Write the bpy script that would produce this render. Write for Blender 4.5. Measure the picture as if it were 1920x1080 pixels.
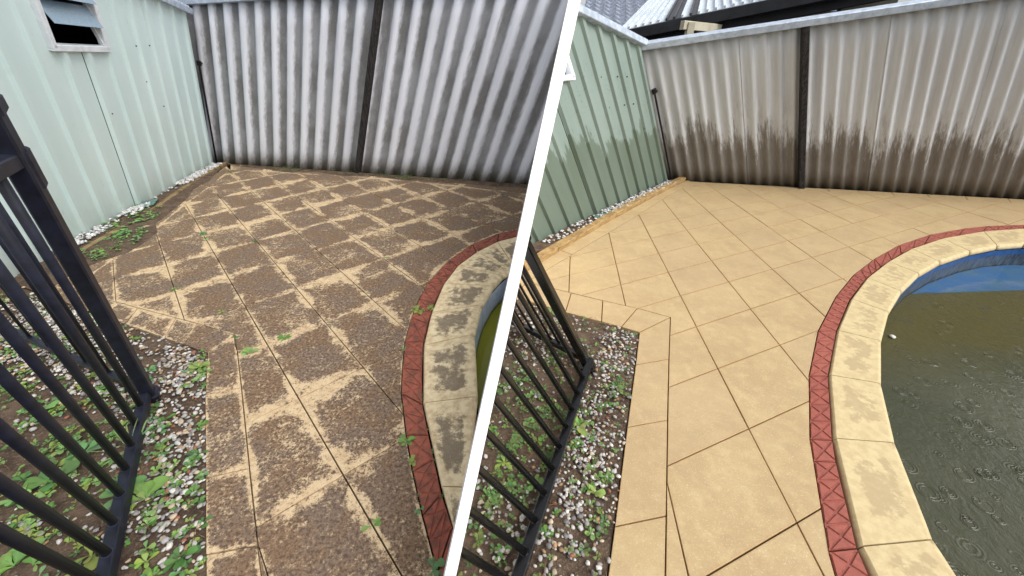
import bpy, bmesh, math, random
import numpy as np
from mathutils import Vector, Matrix, noise
from mathutils.geometry import delaunay_2d_cdt

for o in list(bpy.data.objects):
    bpy.data.objects.remove(o)
S = bpy.context.scene
COL = S.collection
rnd = random.Random(11)

# ------------------------------------------------------------------ camera, sky, sun, exposure
FPX, PX0, PY0, HORIZON, CAM_H = 720.0, 960.0, 540.0, 110.0, 1.65
PITCH = math.atan((PY0 - HORIZON) / FPX)
CAM = Vector((0, 0, CAM_H))
cd = bpy.data.cameras.new('camera')
cd.sensor_width = 36.0
cd.lens = 36.0 * FPX / 1920.0
cd.clip_start = 0.02
cd.clip_end = 2000
cam = bpy.data.objects.new('camera', cd)
cam.location = CAM
cam.rotation_euler = (math.pi / 2 - PITCH, 0, 0)
COL.objects.link(cam)
S.camera = cam

W = bpy.data.worlds.new('World')
S.world = W
W.use_nodes = True
wn = W.node_tree
wn.nodes.clear()
SUN_EL, SUN_AZ = math.radians(49), math.radians(122)      # azimuth clockwise from +Y: from the right, a little behind the camera
sky = wn.nodes.new('ShaderNodeTexSky')
sky.sky_type = 'NISHITA'
sky.sun_disc = False
sky.sun_elevation = SUN_EL
sky.sun_rotation = SUN_AZ
sky.dust_density = 4.0
hs = wn.nodes.new('ShaderNodeHueSaturation')
hs.inputs['Saturation'].default_value = 0.22
bg = wn.nodes.new('ShaderNodeBackground')
bg.inputs['Strength'].default_value = 0.15
wo = wn.nodes.new('ShaderNodeOutputWorld')
wn.links.new(sky.outputs[0], hs.inputs['Color'])
wn.links.new(hs.outputs[0], bg.inputs[0])
wn.links.new(bg.outputs[0], wo.inputs[0])

sl = bpy.data.lights.new('sun', 'SUN')
sl.energy = 0.85
sl.angle = math.radians(40)
sl.color = (1.0, 0.97, 0.92)
sun = bpy.data.objects.new('sun', sl)
sd = Vector((math.sin(SUN_AZ) * math.cos(SUN_EL), math.cos(SUN_AZ) * math.cos(SUN_EL), math.sin(SUN_EL)))
sun.rotation_euler = sd.to_track_quat('Z', 'Y').to_euler()
sun.location = (0, -3, 8)
COL.objects.link(sun)

S.view_settings.view_transform = 'Standard'
S.view_settings.look = 'None'
S.view_settings.exposure = 0.58
S.view_settings.gamma = 1.0
S.render.engine = 'CYCLES'
S.cycles.max_bounces = 6

# ------------------------------------------------------------------ layout helpers (surveyed photo point -> point on the ground)
SP, CP = math.sin(PITCH), math.cos(PITCH)


def ray(u, v):
    x, y = (u - PX0) / FPX, (v - PY0) / FPX
    return Vector((x, CP - y * SP, -(SP + y * CP)))


def G(u, v, z=0.0):
    d = ray(u, v)
    return CAM + d * ((z - CAM_H) / d.z)


def at_y(u, v, Y):
    d = ray(u, v)
    return CAM + d * (Y / d.y)


def proj(P):
    q = P - CAM
    zc = q.y * CP - q.z * SP
    return PX0 + FPX * q.x / zc, PY0 + FPX * (-q.z * CP - q.y * SP) / zc


def up_of(u, v):
    return -ray(u, v).normalized()


HL = np.array([[0.199826, -0.289004, -0.527], [-0.091123, -0.16385, 0.584862], [0.103968, 0.223086, 1.0]])
HR = np.array([[0.306973, 0.043916, 0.739747], [-0.074378, -0.133112, 0.439573], [0.085195, 0.218591, 1.0]])


def cell_px(H, i, j):
    q = H @ np.array([i, j, 1.0])
    return (q[0] / q[2] * 600 + 960, q[1] / q[2] * 600 + 540)


def lerp(a, b, t):
    return a + (b - a) * t


# the added wall that stands in for the white bar between the yards
def div_x(v):
    return 1077.0 - 234.0 * v / 1080.0


DIV_N = ray(1077, 0).cross(ray(843, 1080)).normalized()
if DIV_N.x < 0:
    DIV_N.negate()


# ------------------------------------------------------------------ object helpers
def tag(o, label=None, cat=None, group=None, kind=None):
    for k, v in (('label', label), ('category', cat), ('group', group), ('kind', kind)):
        if v:
            o[k] = v
    return o


def link(name, me, mat=None, parent=None):
    o = bpy.data.objects.new(name, me)
    COL.objects.link(o)
    if mat is not None:
        me.materials.clear()
        me.materials.append(mat)
    if parent is not None:
        o.parent = parent
    return o


def empty(name, loc=(0, 0, 0)):
    o = bpy.data.objects.new(name, None)
    o.empty_display_size = 0.1
    o.location = loc
    COL.objects.link(o)
    return o


def keep_world(o, parent):
    """parent a mesh whose vertices are in world space"""
    o.parent = parent
    o.matrix_parent_inverse = Matrix.Translation(parent.location).inverted()
    return o


def obj(name, bm, mat, parent=None, smooth=False, side=0):
    if side:
        bmesh.ops.bisect_plane(bm, geom=bm.verts[:] + bm.edges[:] + bm.faces[:], plane_co=CAM,
                               plane_no=DIV_N * side, clear_inner=True, clear_outer=False)
    bm.normal_update()
    me = bpy.data.meshes.new(name)
    bm.to_mesh(me)
    bm.free()
    if smooth:
        for p in me.polygons:
            p.use_smooth = True
    o = link(name, me, mat)
    if parent is not None:
        keep_world(o, parent)
    return o


def add_hex(bm, c8):
    v = [bm.verts.new(c) for c in c8]
    for f in ((0, 3, 2, 1), (4, 5, 6, 7), (0, 1, 5, 4), (1, 2, 6, 5), (2, 3, 7, 6), (3, 0, 4, 7)):
        bm.faces.new([v[i] for i in f])


def add_beam(bm, a, b, w, h, upv=Vector((0, 0, 1)), bev=0.0):
    """box beam between a and b, width w, height h (centred on the line)"""
    a, b = Vector(a), Vector(b)
    d = (b - a).normalized()
    s = d.cross(upv).normalized()
    u = s.cross(d).normalized()
    prof = [(-w / 2, -h / 2), (w / 2, -h / 2), (w / 2, h / 2), (-w / 2, h / 2)]
    if bev > 0:
        q = []
        for (x, y) in prof:
            sx, sy = (1 if x > 0 else -1), (1 if y > 0 else -1)
            e = [(x, y - sy * bev), (x - sx * bev, y)]
            if sx * sy > 0:
                q += e
            else:
                q += e[::-1]
        prof = q
    r0 = [bm.verts.new(a + s * x + u * y) for x, y in prof]
    r1 = [bm.verts.new(b + s * x + u * y) for x, y in prof]
    n = len(prof)
    for i in range(n):
        bm.faces.new((r0[i], r0[(i + 1) % n], r1[(i + 1) % n], r1[i]))
    bm.faces.new(r0[::-1])
    bm.faces.new(r1)


def add_tube(bm, pts, rads, n=10):
    rings = []
    for k, p in enumerate(pts):
        p = Vector(p)
        d = (Vector(pts[min(k + 1, len(pts) - 1)]) - Vector(pts[max(k - 1, 0)])).normalized()
        s = d.orthogonal().normalized()
        t = d.cross(s)
        r = rads[k] if isinstance(rads, (list, tuple)) else rads
        rings.append([bm.verts.new(p + (s * math.cos(2 * math.pi * i / n) + t * math.sin(2 * math.pi * i / n)) * r)
                      for i in range(n)])
    for a, b in zip(rings, rings[1:]):
        for i in range(n):
            bm.faces.new((a[i], a[(i + 1) % n], b[(i + 1) % n], b[i]))
    bm.faces.new(rings[0][::-1])
    bm.faces.new(rings[-1])


def fnoise(p, sc, seed=0.0):
    return noise.noise(Vector((p[0] * sc + seed, p[1] * sc - seed, (p[2] if len(p) > 2 else 0) * sc)))


# ------------------------------------------------------------------ material helpers
def lin(c):
    return tuple(((x / 255.0) / 12.92 if x / 255.0 <= 0.04045 else ((x / 255.0 + 0.055) / 1.055) ** 2.4) for x in c[:3]) + (1.0,)


class Mat:
    def __init__(self, name, rough=0.8, color=(0.5, 0.5, 0.5, 1), spec=0.5, metal=0.0):
        self.m = bpy.data.materials.new(name)
        self.m.use_nodes = True
        self.nt = self.m.node_tree
        self.b = self.nt.nodes['Principled BSDF']
        self.b.inputs['Roughness'].default_value = rough
        self.b.inputs['Base Color'].default_value = color
        self.b.inputs['Specular IOR Level'].default_value = spec
        self.b.inputs['Metallic'].default_value = metal
        self._co = None

    def n(self, t, **kw):
        x = self.nt.nodes.new(t)
        for k, v in kw.items():
            setattr(x, k, v)
        return x

    def l(self, a, b):
        self.nt.links.new(a, b)

    def put(self, sock, v):
        if hasattr(v, 'is_output'):
            self.l(v, sock)
        else:
            sock.default_value = v

    def pos(self):
        if self._co is None:
            self._co = self.n('ShaderNodeNewGeometry').outputs['Position']
        return self._co

    def uv(self):
        return self.n('ShaderNodeUVMap', uv_map='UVMap').outputs[0]

    def attr(self, name, out='Fac'):
        return self.n('ShaderNodeAttribute', attribute_name=name).outputs[out]

    def rand(self):
        return self.n('ShaderNodeObjectInfo').outputs['Random']

    def vscale(self, v, s, off=(0, 0, 0)):
        m = self.n('ShaderNodeMapping')
        self.l(v, m.inputs[0])
        m.inputs['Scale'].default_value = s
        m.inputs['Location'].default_value = off
        return m.outputs[0]

    def noise(self, scale=5, detail=4, rough=0.55, vec=None, dist=0.0):
        x = self.n('ShaderNodeTexNoise')
        self.l(vec if vec is not None else self.pos(), x.inputs['Vector'])
        x.inputs['Scale'].default_value = scale
        x.inputs['Detail'].default_value = detail
        x.inputs['Roughness'].default_value = rough
        x.inputs['Distortion'].default_value = dist
        return x.outputs['Fac']

    def vor(self, scale=5, feature='F1', out='Distance', vec=None, rand=1.0):
        x = self.n('ShaderNodeTexVoronoi', feature=feature)
        self.l(vec if vec is not None else self.pos(), x.inputs['Vector'])
        x.inputs['Scale'].default_value = scale
        x.inputs['Randomness'].default_value = rand
        return x.outputs[out]

    def math(self, op, a, b=0.0, c=0.0, clamp=False):
        x = self.n('ShaderNodeMath', operation=op, use_clamp=clamp)
        self.put(x.inputs[0], a)
        self.put(x.inputs[1], b)
        self.put(x.inputs[2], c)
        return x.outputs[0]

    def ss(self, v, a, b):
        """smoothstep a..b -> 0..1"""
        x = self.n('ShaderNodeMapRange', interpolation_type='SMOOTHSTEP')
        self.put(x.inputs['Value'], v)
        x.inputs['From Min'].default_value = a
        x.inputs['From Max'].default_value = b
        return x.outputs[0]

    def mix(self, f, a, b, blend='MIX'):
        x = self.n('ShaderNodeMix', data_type='RGBA', blend_type=blend)
        self.put(x.inputs[0], f)
        self.put(x.inputs[6], a)
        self.put(x.inputs[7], b)
        return x.outputs[2]

    def bump(self, h, strength=0.3, dist=0.01, nrm=None):
        x = self.n('ShaderNodeBump')
        x.inputs['Strength'].default_value = strength
        x.inputs['Distance'].default_value = dist
        self.l(h, x.inputs['Height'])
        if nrm is not None:
            self.l(nrm, x.inputs['Normal'])
        self.l(x.outputs[0], self.b.inputs['Normal'])
        return x.outputs[0]

    def color(self, c):
        self.put(self.b.inputs['Base Color'], c)

    def rough(self, r):
        self.put(self.b.inputs['Roughness'], r)


def mat_paver_stained():
    M = Mat('stained_concrete_paver', 0.9, spec=0.2)
    e = M.attr('edge')
    big = M.noise(2.3, 5, 0.62, dist=0.5)
    mid = M.noise(13, 5, 0.7)
    clump = M.noise(26, 5, 0.8)
    fine = M.noise(130, 3, 0.75)
    r = M.rand()
    base = M.mix(M.ss(mid, .35, .65), lin((208, 184, 148)), lin((192, 164, 128)))
    base = M.mix(M.math('MULTIPLY', M.ss(fine, .5, .66), .6), base, lin((222, 206, 174)))
    wob = M.math('MULTIPLY', M.math('SUBTRACT', M.noise(2.1, 4, .6, M.vscale(M.pos(), (1, 1, 1), (9, 4, 0))), .5), 3.4)
    rim = M.ss(M.math('ADD', e, wob), -.10, .62)
    lvl = M.math('ADD', M.math('MULTIPLY', rim, .50), M.math('MULTIPLY', M.math('SUBTRACT', big, .5), 1.5))
    lvl = M.math('ADD', lvl, M.math('MULTIPLY', M.math('SUBTRACT', r, .5), .22))
    lvl = M.math('ADD', lvl, M.math('MULTIPLY', M.math('SUBTRACT', mid, .5), .8))
    soft = M.ss(lvl, -.14, .60)
    grain = M.noise(60, 3, .85)
    spk = M.math('ADD', M.math('MULTIPLY', M.math('SUBTRACT', clump, .5), 2.6), M.math('MULTIPLY', M.math('SUBTRACT', grain, .5), 4.6))
    cov = M.ss(M.math('ADD', spk, M.math('MULTIPLY', M.math('SUBTRACT', soft, .44), 1.5)), -.60, .66)
    dark = M.mix(M.ss(M.noise(4.5, 3), .38, .62), lin((116, 99, 87)), lin((122, 98, 78)))
    dark = M.mix(M.math('MULTIPLY', M.ss(grain, .47, .62), .85), dark, lin((68, 55, 47)))
    M.color(M.mix(M.math('MULTIPLY', cov, .95), base, dark))
    M.bump(M.math('ADD', fine, clump), .5, .005)
    return M.m


def mat_paver_clean():
    M = Mat('clean_wet_concrete_paver', 0.6, spec=0.35)
    big = M.noise(2.4, 4, 0.55, dist=0.3)
    mid = M.noise(14, 4, 0.65)
    fine = M.noise(150, 3, 0.7)
    r = M.rand()
    c = M.mix(M.ss(big, .35, .68), lin((184, 161, 119)), lin((173, 149, 109)))
    c = M.mix(M.math('MULTIPLY', M.ss(mid, .42, .75), .45), c, lin((206, 184, 140)))
    c = M.mix(M.math('MULTIPLY', r, .4), c, lin((172, 148, 116)))
    c = M.mix(M.math('MULTIPLY', M.ss(M.noise(4.2, 5, .65, dist=.6), .50, .68), .32), c, lin((158, 134, 102)))
    c = M.mix(M.math('MULTIPLY', M.ss(M.noise(60, 4, .75), .48, .75), .45), c, lin((172, 138, 96)))
    c = M.mix(M.math('MULTIPLY', M.ss(fine, .55, .72), .5), c, lin((232, 214, 180)))
    pit = M.ss(M.vor(75), .16, .05)
    c = M.mix(M.math('MULTIPLY', pit, M.ss(M.noise(9, 2), .5, .62)), c, lin((140, 104, 66)))
    edge = M.attr('edge')
    c = M.mix(M.math('MULTIPLY', M.ss(edge, .16, .0), .28), c, lin((178, 140, 92)))
    M.color(c)
    M.rough(M.math('ADD', M.math('MULTIPLY', mid, .35), .42))
    M.bump(fine, .22, .003)
    return M.m


def mat_coping(stained):
    M = Mat('stained_coping' if stained else 'clean_coping', 0.8 if stained else .6, spec=.3)
    e = M.attr('edge')
    big = M.noise(5, 5, .6, dist=.5)
    mid = M.noise(24, 4, .65)
    fine = M.noise(150, 3, .7)
    if stained:
        a, b = M.mix(M.ss(mid, .35, .65), lin((242, 224, 184)), lin((216, 190, 150))), lin((124, 110, 94))
        lo, hi, k = .48, .72, .85
    else:
        a, b = M.mix(M.ss(mid, .35, .65), lin((206, 188, 144)), lin((193, 172, 130))), lin((172, 151, 116))
        lo, hi, k = .62, .72, .65
    lvl = M.math('ADD', M.math('MULTIPLY', e, .34), M.math('MULTIPLY', big, .72))
    lvl = M.math('ADD', lvl, M.math('MULTIPLY', M.math('SUBTRACT', mid, .5), .6))
    m = M.math('MULTIPLY', M.ss(lvl, lo, hi), k)
    if stained:
        m = M.math('MULTIPLY', m, M.ss(M.math('ADD', fine, M.math('MULTIPLY', m, .4)), .5, .8))
    c = M.mix(m, a, b)
    c = M.mix(M.math('MULTIPLY', M.ss(fine, .6, .75), .3), c, lin((150, 120, 80)))
    M.color(c)
    M.bump(fine, .25, .003)
    return M.m


def mat_brick(stained):
    M = Mat('red_band_stained' if stained else 'red_band_wet', .85 if stained else .55, spec=.3)
    mid = M.noise(22, 4, .65)
    fine = M.noise(160, 3, .7)
    r = M.rand()
    if stained:
        a = M.mix(M.ss(mid, .38, .66), lin((160, 90, 72)), lin((112, 72, 62)))
        a = M.mix(M.math('MULTIPLY', M.ss(M.noise(7, 4, .6), .52, .68), .55), a, lin((84, 64, 54)))
    else:
        a = M.mix(M.ss(mid, .38, .66), lin((158, 88, 74)), lin((138, 76, 66)))
    a = M.mix(M.math('MULTIPLY', r, .25), a, lin((172, 106, 88)))
    a = M.mix(M.math('MULTIPLY', M.ss(fine, .62, .78), .4), a, lin((196, 150, 130)))
    M.color(a)
    M.bump(fine, .25, .003)
    return M.m


def mat_fence(left):
    M = Mat('weathered_cement_sheet' if left else 'damp_cement_sheet', .85, spec=.3)
    uv = M.uv()
    sx = M.n('ShaderNodeSeparateXYZ')
    M.l(uv, sx.inputs[0])
    u, v = sx.outputs[0], sx.outputs[1]
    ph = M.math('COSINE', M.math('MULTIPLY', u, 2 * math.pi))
    st = M.vscale(uv, (1.0, .35, 1))
    st2 = M.vscale(uv, (1.0, .8, 1))
    n1 = M.noise(2.2, 6, .65, st)
    n2 = M.noise(9, 5, .7, st2)
    n3 = M.noise(120, 3, .65)
    blotch = M.noise(1.3, 4, .6, M.vscale(uv, (.35, .9, 1)))
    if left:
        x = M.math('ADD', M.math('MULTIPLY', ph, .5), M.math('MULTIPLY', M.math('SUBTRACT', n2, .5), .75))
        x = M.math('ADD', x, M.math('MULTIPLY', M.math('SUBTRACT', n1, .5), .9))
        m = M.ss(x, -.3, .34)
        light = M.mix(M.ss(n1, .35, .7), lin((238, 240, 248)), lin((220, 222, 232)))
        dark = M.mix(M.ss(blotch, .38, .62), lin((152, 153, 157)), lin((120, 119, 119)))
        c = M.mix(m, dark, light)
        c = M.mix(M.math('MULTIPLY', M.ss(n3, .52, .7), .22), c, lin((225, 222, 224)))
        bot = M.ss(M.math('ADD', v, M.math('MULTIPLY', M.math('SUBTRACT', n2, .5), .35)), .24, -.05)
        c = M.mix(M.math('MULTIPLY', bot, .8), c, lin((112, 100, 78)))
    else:
        c = M.mix(M.ss(n1, .35, .68), lin((206, 208, 209)), lin((190, 191, 192)))
        c = M.mix(M.math('MULTIPLY', M.ss(n3, .5, .7), .25), c, lin((200, 202, 202)))
        stn = M.ss(M.noise(2.2, 5, .7, M.vscale(uv, (.5, .5, 1))), .52, .66)
        low = M.ss(v, 1.7, .7)
        c = M.mix(M.math('MULTIPLY', M.math('MULTIPLY', stn, low), .5), c, lin((128, 114, 104)))
        drip = M.math('ADD', M.math('MULTIPLY', M.noise(3.0, 5, .7, M.vscale(uv, (.8, .55, 1))), .6), M.math('MULTIPLY', M.noise(1.0, 3, .6, M.vscale(uv, (.35, .3, 1))), .5))
        lvl = M.math('ADD', v, M.math('MULTIPLY', M.math('SUBTRACT', drip, .55), -2.3))
        lvl = M.math('ADD', lvl, M.math('MULTIPLY', ph, .05))
        wet = M.ss(M.math('ADD', lvl, M.math('MULTIPLY', M.math('SUBTRACT', n2, .5), .9)), .98, .60)
        c = M.mix(M.math('MULTIPLY', wet, .88), c, M.mix(M.ss(n2, .35, .65), lin((116, 108, 98)), lin((98, 90, 80))))
        bot = M.ss(M.math('ADD', v, M.math('MULTIPLY', M.math('SUBTRACT', n2, .5), .3)), .34, -.05)
        c = M.mix(M.math('MULTIPLY', bot, .6), c, lin((70, 64, 48)))
        dots = M.ss(M.vor(5.5, vec=M.vscale(uv, (1, .7, 1))), .13, .06)
        band = M.math('MULTIPLY', M.ss(v, 1.45, 1.1), M.ss(blotch, .5, .6))
        c = M.mix(M.math('MULTIPLY', M.math('MULTIPLY', dots, band), .6), c, lin((112, 99, 86)))
        M.rough(M.math('SUBTRACT', .88, M.math('MULTIPLY', wet, .3)))
    M.color(c)
    M.bump(n3, .25, .004)
    return M.m


def mat_shed(wet):
    M = Mat('pale_green_steel_wet' if wet else 'pale_green_steel', .5, spec=.35)
    uv = M.uv()
    sx = M.n('ShaderNodeSeparateXYZ')
    M.l(uv, sx.inputs[0])
    v = sx.outputs[1]
    n1 = M.noise(1.6, 4, .6, M.vscale(uv, (1, .3, 1)))
    n2 = M.noise(10, 5, .7, M.vscale(uv, (1, .5, 1)))
    n3 = M.noise(60, 3, .6)
    if wet:
        c = M.mix(M.ss(n1, .35, .65), lin((134, 149, 141)), lin((125, 141, 133)))
        spots = M.ss(M.noise(34, 3, .6), .58, .64)
        reg = M.ss(M.noise(2.3, 2), .45, .6)
        c = M.mix(M.math('MULTIPLY', M.math('MULTIPLY', spots, reg), .45), c, lin((96, 110, 100)))
        drip = M.noise(5.0, 4, .65, M.vscale(uv, (1, .28, 1)))
        lvl = M.math('ADD', v, M.math('MULTIPLY', M.math('SUBTRACT', drip, .5), -1.3))
        w = M.ss(lvl, .90, .84)
        c = M.mix(M.math('MULTIPLY', w, .85), c, M.mix(M.ss(n1, .35, .65), lin((100, 113, 99)), lin((92, 104, 88))))
        M.rough(M.math('SUBTRACT', .5, M.math('MULTIPLY', w, .18)))
    else:
        c = M.mix(M.ss(n1, .35, .65), lin((214, 232, 232)), lin((204, 224, 224)))
        scuff = M.math('MULTIPLY', M.ss(n2, .58, .7), M.ss(M.noise(2.0, 2), .5, .62))
        c = M.mix(M.math('MULTIPLY', scuff, .35), c, lin((180, 194, 186)))
        dirt = M.ss(M.math('ADD', v, M.math('MULTIPLY', M.math('SUBTRACT', n2, .5), .5)), .45, -.1)
        c = M.mix(M.math('MULTIPLY', dirt, .45), c, lin((176, 184, 164)))
    c = M.mix(M.math('MULTIPLY', M.ss(n3, .6, .75), .12), c, lin((120, 130, 118)))
    M.color(c)
    return M.m


def mat_soil():
    M = Mat('damp_soil', .95, spec=.2)
    a = M.noise(9, 5, .65)
    b = M.noise(70, 4, .7)
    c = M.mix(M.ss(a, .35, .65), lin((108, 91, 76)), lin((80, 66, 56)))
    c = M.mix(M.ss(b, .5, .75), c, lin((138, 120, 100)))
    M.color(c)
    M.bump(M.math('ADD', b, a), .8, .02)
    return M.m


def mat_attr(name, rough=.7, spec=.4, mott=.25, scale=90):
    M = Mat(name, rough, spec=spec)
    c = M.attr('tint', 'Color')
    n = M.noise(scale, 3, .6)
    M.color(M.mix(M.math('MULTIPLY', n, mott), c, (.05, .05, .05, 1)))
    return M


def mat_leaf():
    M = mat_attr('weed_leaf', .5, .35, .25, 60)
    tr = M.n('ShaderNodeBsdfTranslucent')
    M.l(M.attr('tint', 'Color'), tr.inputs[0])
    mx = M.n('ShaderNodeMixShader')
    mx.inputs[0].default_value = .25
    out = M.nt.nodes['Material Output']
    M.l(M.b.outputs[0], mx.inputs[1])
    M.l(tr.outputs[0], mx.inputs[2])
    M.l(mx.outputs[0], out.inputs[0])
    return M.m


def mat_simple(name, c1, c2, scale=8, rough=.6, spec=.4, metal=0.0, bump=0.0, stretch=None):
    M = Mat(name, rough, spec=spec, metal=metal)
    v = M.vscale(M.pos(), stretch) if stretch else None
    n = M.noise(scale, 5, .65, v)
    M.color(M.mix(M.ss(n, .35, .65), lin(c1), lin(c2)))
    if bump:
        M.bump(n, bump, .004)
    return M.m


def mat_water(left):
    M = Mat('murky_green_water' if left else 'murky_rainy_water', .04, spec=.5)
    M.b.inputs['IOR'].default_value = 1.33
    a = M.noise(.9, 3, .5)
    if left:
        M.color(M.mix(a, lin((150, 150, 44)), lin((128, 130, 36))))
        M.bump(M.noise(9, 3, .5), .1, .01)
        return M.m
    c = M.mix(M.ss(a, .35, .65), lin((74, 75, 56)), lin((63, 65, 46)))
    p = M.n('ShaderNodeSeparateXYZ')
    M.l(M.pos(), p.inputs[0])
    shallow = M.ss(M.math('ADD', p.outputs[1], M.math('MULTIPLY', M.noise(1.2, 3), .9)), 2.3, 3.1)
    c = M.mix(M.math('MULTIPLY', shallow, .8), c, lin((78, 72, 32)))
    scum = M.ss(M.noise(55, 3, .7), .74, .80)
    c = M.mix(M.math('MULTIPLY', scum, .5), c, lin((190, 190, 170)))
    M.color(c)
    rip = M.noise(15, 4, .6, M.vscale(M.pos(), (1.3, .9, 1)), dist=.25)
    d = M.vor(4.2)
    rings = M.math('MULTIPLY', M.math('SINE', M.math('MULTIPLY', d, 95.0)), M.ss(d, .34, .02))
    d2 = M.vor(7.5, vec=M.vscale(M.pos(), (1, 1, 1), (3.1, 7.7, 0)))
    rings2 = M.math('MULTIPLY', M.math('SINE', M.math('MULTIPLY', d2, 70.0)), M.ss(d2, .30, .02))
    h = M.math('ADD', M.math('MULTIPLY', rip, 1.1), M.math('ADD', M.math('MULTIPLY', rings, .22), M.math('MULTIPLY', rings2, .16)))
    M.bump(h, .5, .018)
    return M.m


MT = {
    'pav_l': mat_paver_stained(), 'pav_r': mat_paver_clean(),
    'cop_l': mat_coping(True), 'cop_r': mat_coping(False),
    'brk_l': mat_brick(True), 'brk_r': mat_brick(False),
    'fen_l': mat_fence(True), 'fen_r': mat_fence(False),
    'shed_l': mat_shed(False), 'shed_r': mat_shed(True),
    'soil': mat_soil(), 'leaf': mat_leaf(),
    'stone': mat_attr('pebble', .65, .4, .3, 120).m,
    'wat_l': mat_water(True), 'wat_r': mat_water(False),
    'bed': mat_simple('dark_joint_sand', (34, 27, 21), (22, 18, 14), 30, .95, .1),
    'black': mat_simple('black_powder_coat', (36, 39, 54), (26, 28, 38), 20, .45, .4),
    'blackwet': mat_simple('wet_black_paint', (20, 20, 22), (12, 12, 13), 40, .22, .5, bump=.15),
    'zinc': mat_simple('galvanised_capping', (196, 208, 222), (166, 178, 192), 14, .45, .5, metal=.25),
    'white': mat_simple('white_render', (254, 254, 254), (251, 251, 251), 20, .9, .2),
    'frame': mat_simple('pale_window_frame', (228, 233, 238), (212, 218, 224), 12, .45),
    'postd': mat_simple('dark_weathered_timber', (66, 62, 60), (26, 25, 26), 9, .9, .25, bump=.5, stretch=(8, 8, .6)),
    'timber': mat_simple('treated_pine', (176, 148, 100), (138, 110, 72), 9, .85, .25, bump=.4, stretch=(1, 1, 6)),
    'timber_old': mat_simple('old_edging_timber', (150, 128, 92), (98, 80, 58), 9, .9, .25, bump=.5),
    'pipe': mat_simple('black_pipe', (24, 24, 26), (14, 14, 15), 10, .5),
    'dark': mat_simple('dark_interior', (40, 40, 40), (28, 28, 28), 5, .9),
    'gutter': mat_simple('charcoal_gutter', (34, 35, 40), (22, 22, 26), 6, .4),
    'roofw': mat_simple('white_roof_sheet', (214, 222, 228), (194, 204, 212), 3, .5),
    'roofd': mat_simple('charcoal_roof_strip', (74, 76, 80), (58, 60, 64), 3, .5),
    'tile': mat_simple('grey_roof_tile', (150, 158, 172), (118, 126, 140), 14, .6),
    'cream': mat_simple('cream_painted_timber', (196, 190, 168), (178, 170, 148), 6, .6),
    'brickw': mat_simple('brown_house_wall', (104, 92, 76), (80, 70, 58), 6, .85),
    'shade': mat_simple('olive_shade_panel', (96, 94, 80), (74, 72, 60), 4, .7),
    'glassg': mat_simple('green_glass_offcut', (94, 132, 122), (66, 104, 96), 14, .15, .6),
    'twig': mat_simple('dry_twig', (132, 108, 78), (84, 66, 46), 30, .9),
}


def mat_louvre():
    M = Mat('frosted_louvre_glass', .25, spec=.6)
    n = M.noise(30, 3, .6, M.vscale(M.pos(), (1, 1, 5)))
    M.color(M.mix(n, lin((150, 172, 188)), lin((104, 128, 146))))
    return M.m


def mat_poolwall(left):
    M = Mat('pool_liner_pale' if left else 'pool_liner_blue', .4, spec=.45)
    p = M.n('ShaderNodeSeparateXYZ')
    M.l(M.pos(), p.inputs[0])
    z = p.outputs[2]
    n = M.noise(16, 5, .7)
    n2 = M.noise(40, 4, .7, M.vscale(M.pos(), (1, 1, .3)))
    if left:
        c = M.mix(M.ss(n, .35, .65), lin((206, 216, 230)), lin((176, 190, 208)))
        low = M.ss(M.math('ADD', z, M.math('MULTIPLY', n2, .06)), -.16, -.21)
        c = M.mix(low, c, lin((96, 100, 84)))
    else:
        c = M.mix(M.ss(n, .35, .65), lin((34, 82, 140)), lin((26, 66, 118)))
        low = M.ss(M.math('ADD', z, M.math('MULTIPLY', M.math('SUBTRACT', n2, .5), .04)), -.095, -.118)
        alg = M.mix(M.ss(n2, .4, .62), lin((44, 50, 56)), lin((74, 92, 112)))
        c = M.mix(low, c, alg)
    M.color(c)
    return M.m


def mat_ledge():
    M = Mat('wet_blue_pool_step', .12, spec=.5)
    n = M.noise(5, 5, .65)
    n2 = M.noise(50, 3, .7)
    c = M.mix(M.ss(n, .35, .7), lin((44, 90, 136)), lin((62, 98, 124)))
    c = M.mix(M.math('MULTIPLY', M.ss(n2, .6, .75), .4), c, lin((60, 80, 70)))
    M.color(c)
    M.bump(M.noise(12, 3), .15, .01)
    return M.m


MT['louvre'] = mat_louvre()
MT['pw_l'], MT['pw_r'] = mat_poolwall(True), mat_poolwall(False)
MT['ledge'] = mat_ledge()


# ------------------------------------------------------------------ polygon helpers
def area2(p):
    return sum(p[i][0] * p[(i + 1) % len(p)][1] - p[(i + 1) % len(p)][0] * p[i][1] for i in range(len(p))) / 2


def dedupe(p, eps):
    q = []
    for a in p:
        if not q or math.dist(a, q[-1]) > eps:
            q.append(a)
    while len(q) > 1 and math.dist(q[0], q[-1]) <= eps:
        q.pop()
    return q


def clip_convex(sub, clip):
    """Sutherland-Hodgman: polygon sub clipped by convex polygon clip"""
    if area2(clip) < 0:
        clip = clip[::-1]
    out = list(sub)
    for i in range(len(clip)):
        a, b = clip[i], clip[(i + 1) % len(clip)]
        ins = lambda p: (b[0] - a[0]) * (p[1] - a[1]) - (b[1] - a[1]) * (p[0] - a[0]) >= 0
        src, out = out, []
        for k in range(len(src)):
            p, q = src[k - 1], src[k]
            ip, iq = ins(p), ins(q)
            if ip != iq:
                d1 = (b[0] - a[0]) * (p[1] - a[1]) - (b[1] - a[1]) * (p[0] - a[0])
                d2 = (b[0] - a[0]) * (q[1] - a[1]) - (b[1] - a[1]) * (q[0] - a[0])
                t = d1 / (d1 - d2)
                out.append((p[0] + (q[0] - p[0]) * t, p[1] + (q[1] - p[1]) * t))
            if iq:
                out.append(q)
        if not out:
            return []
    return out


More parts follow.
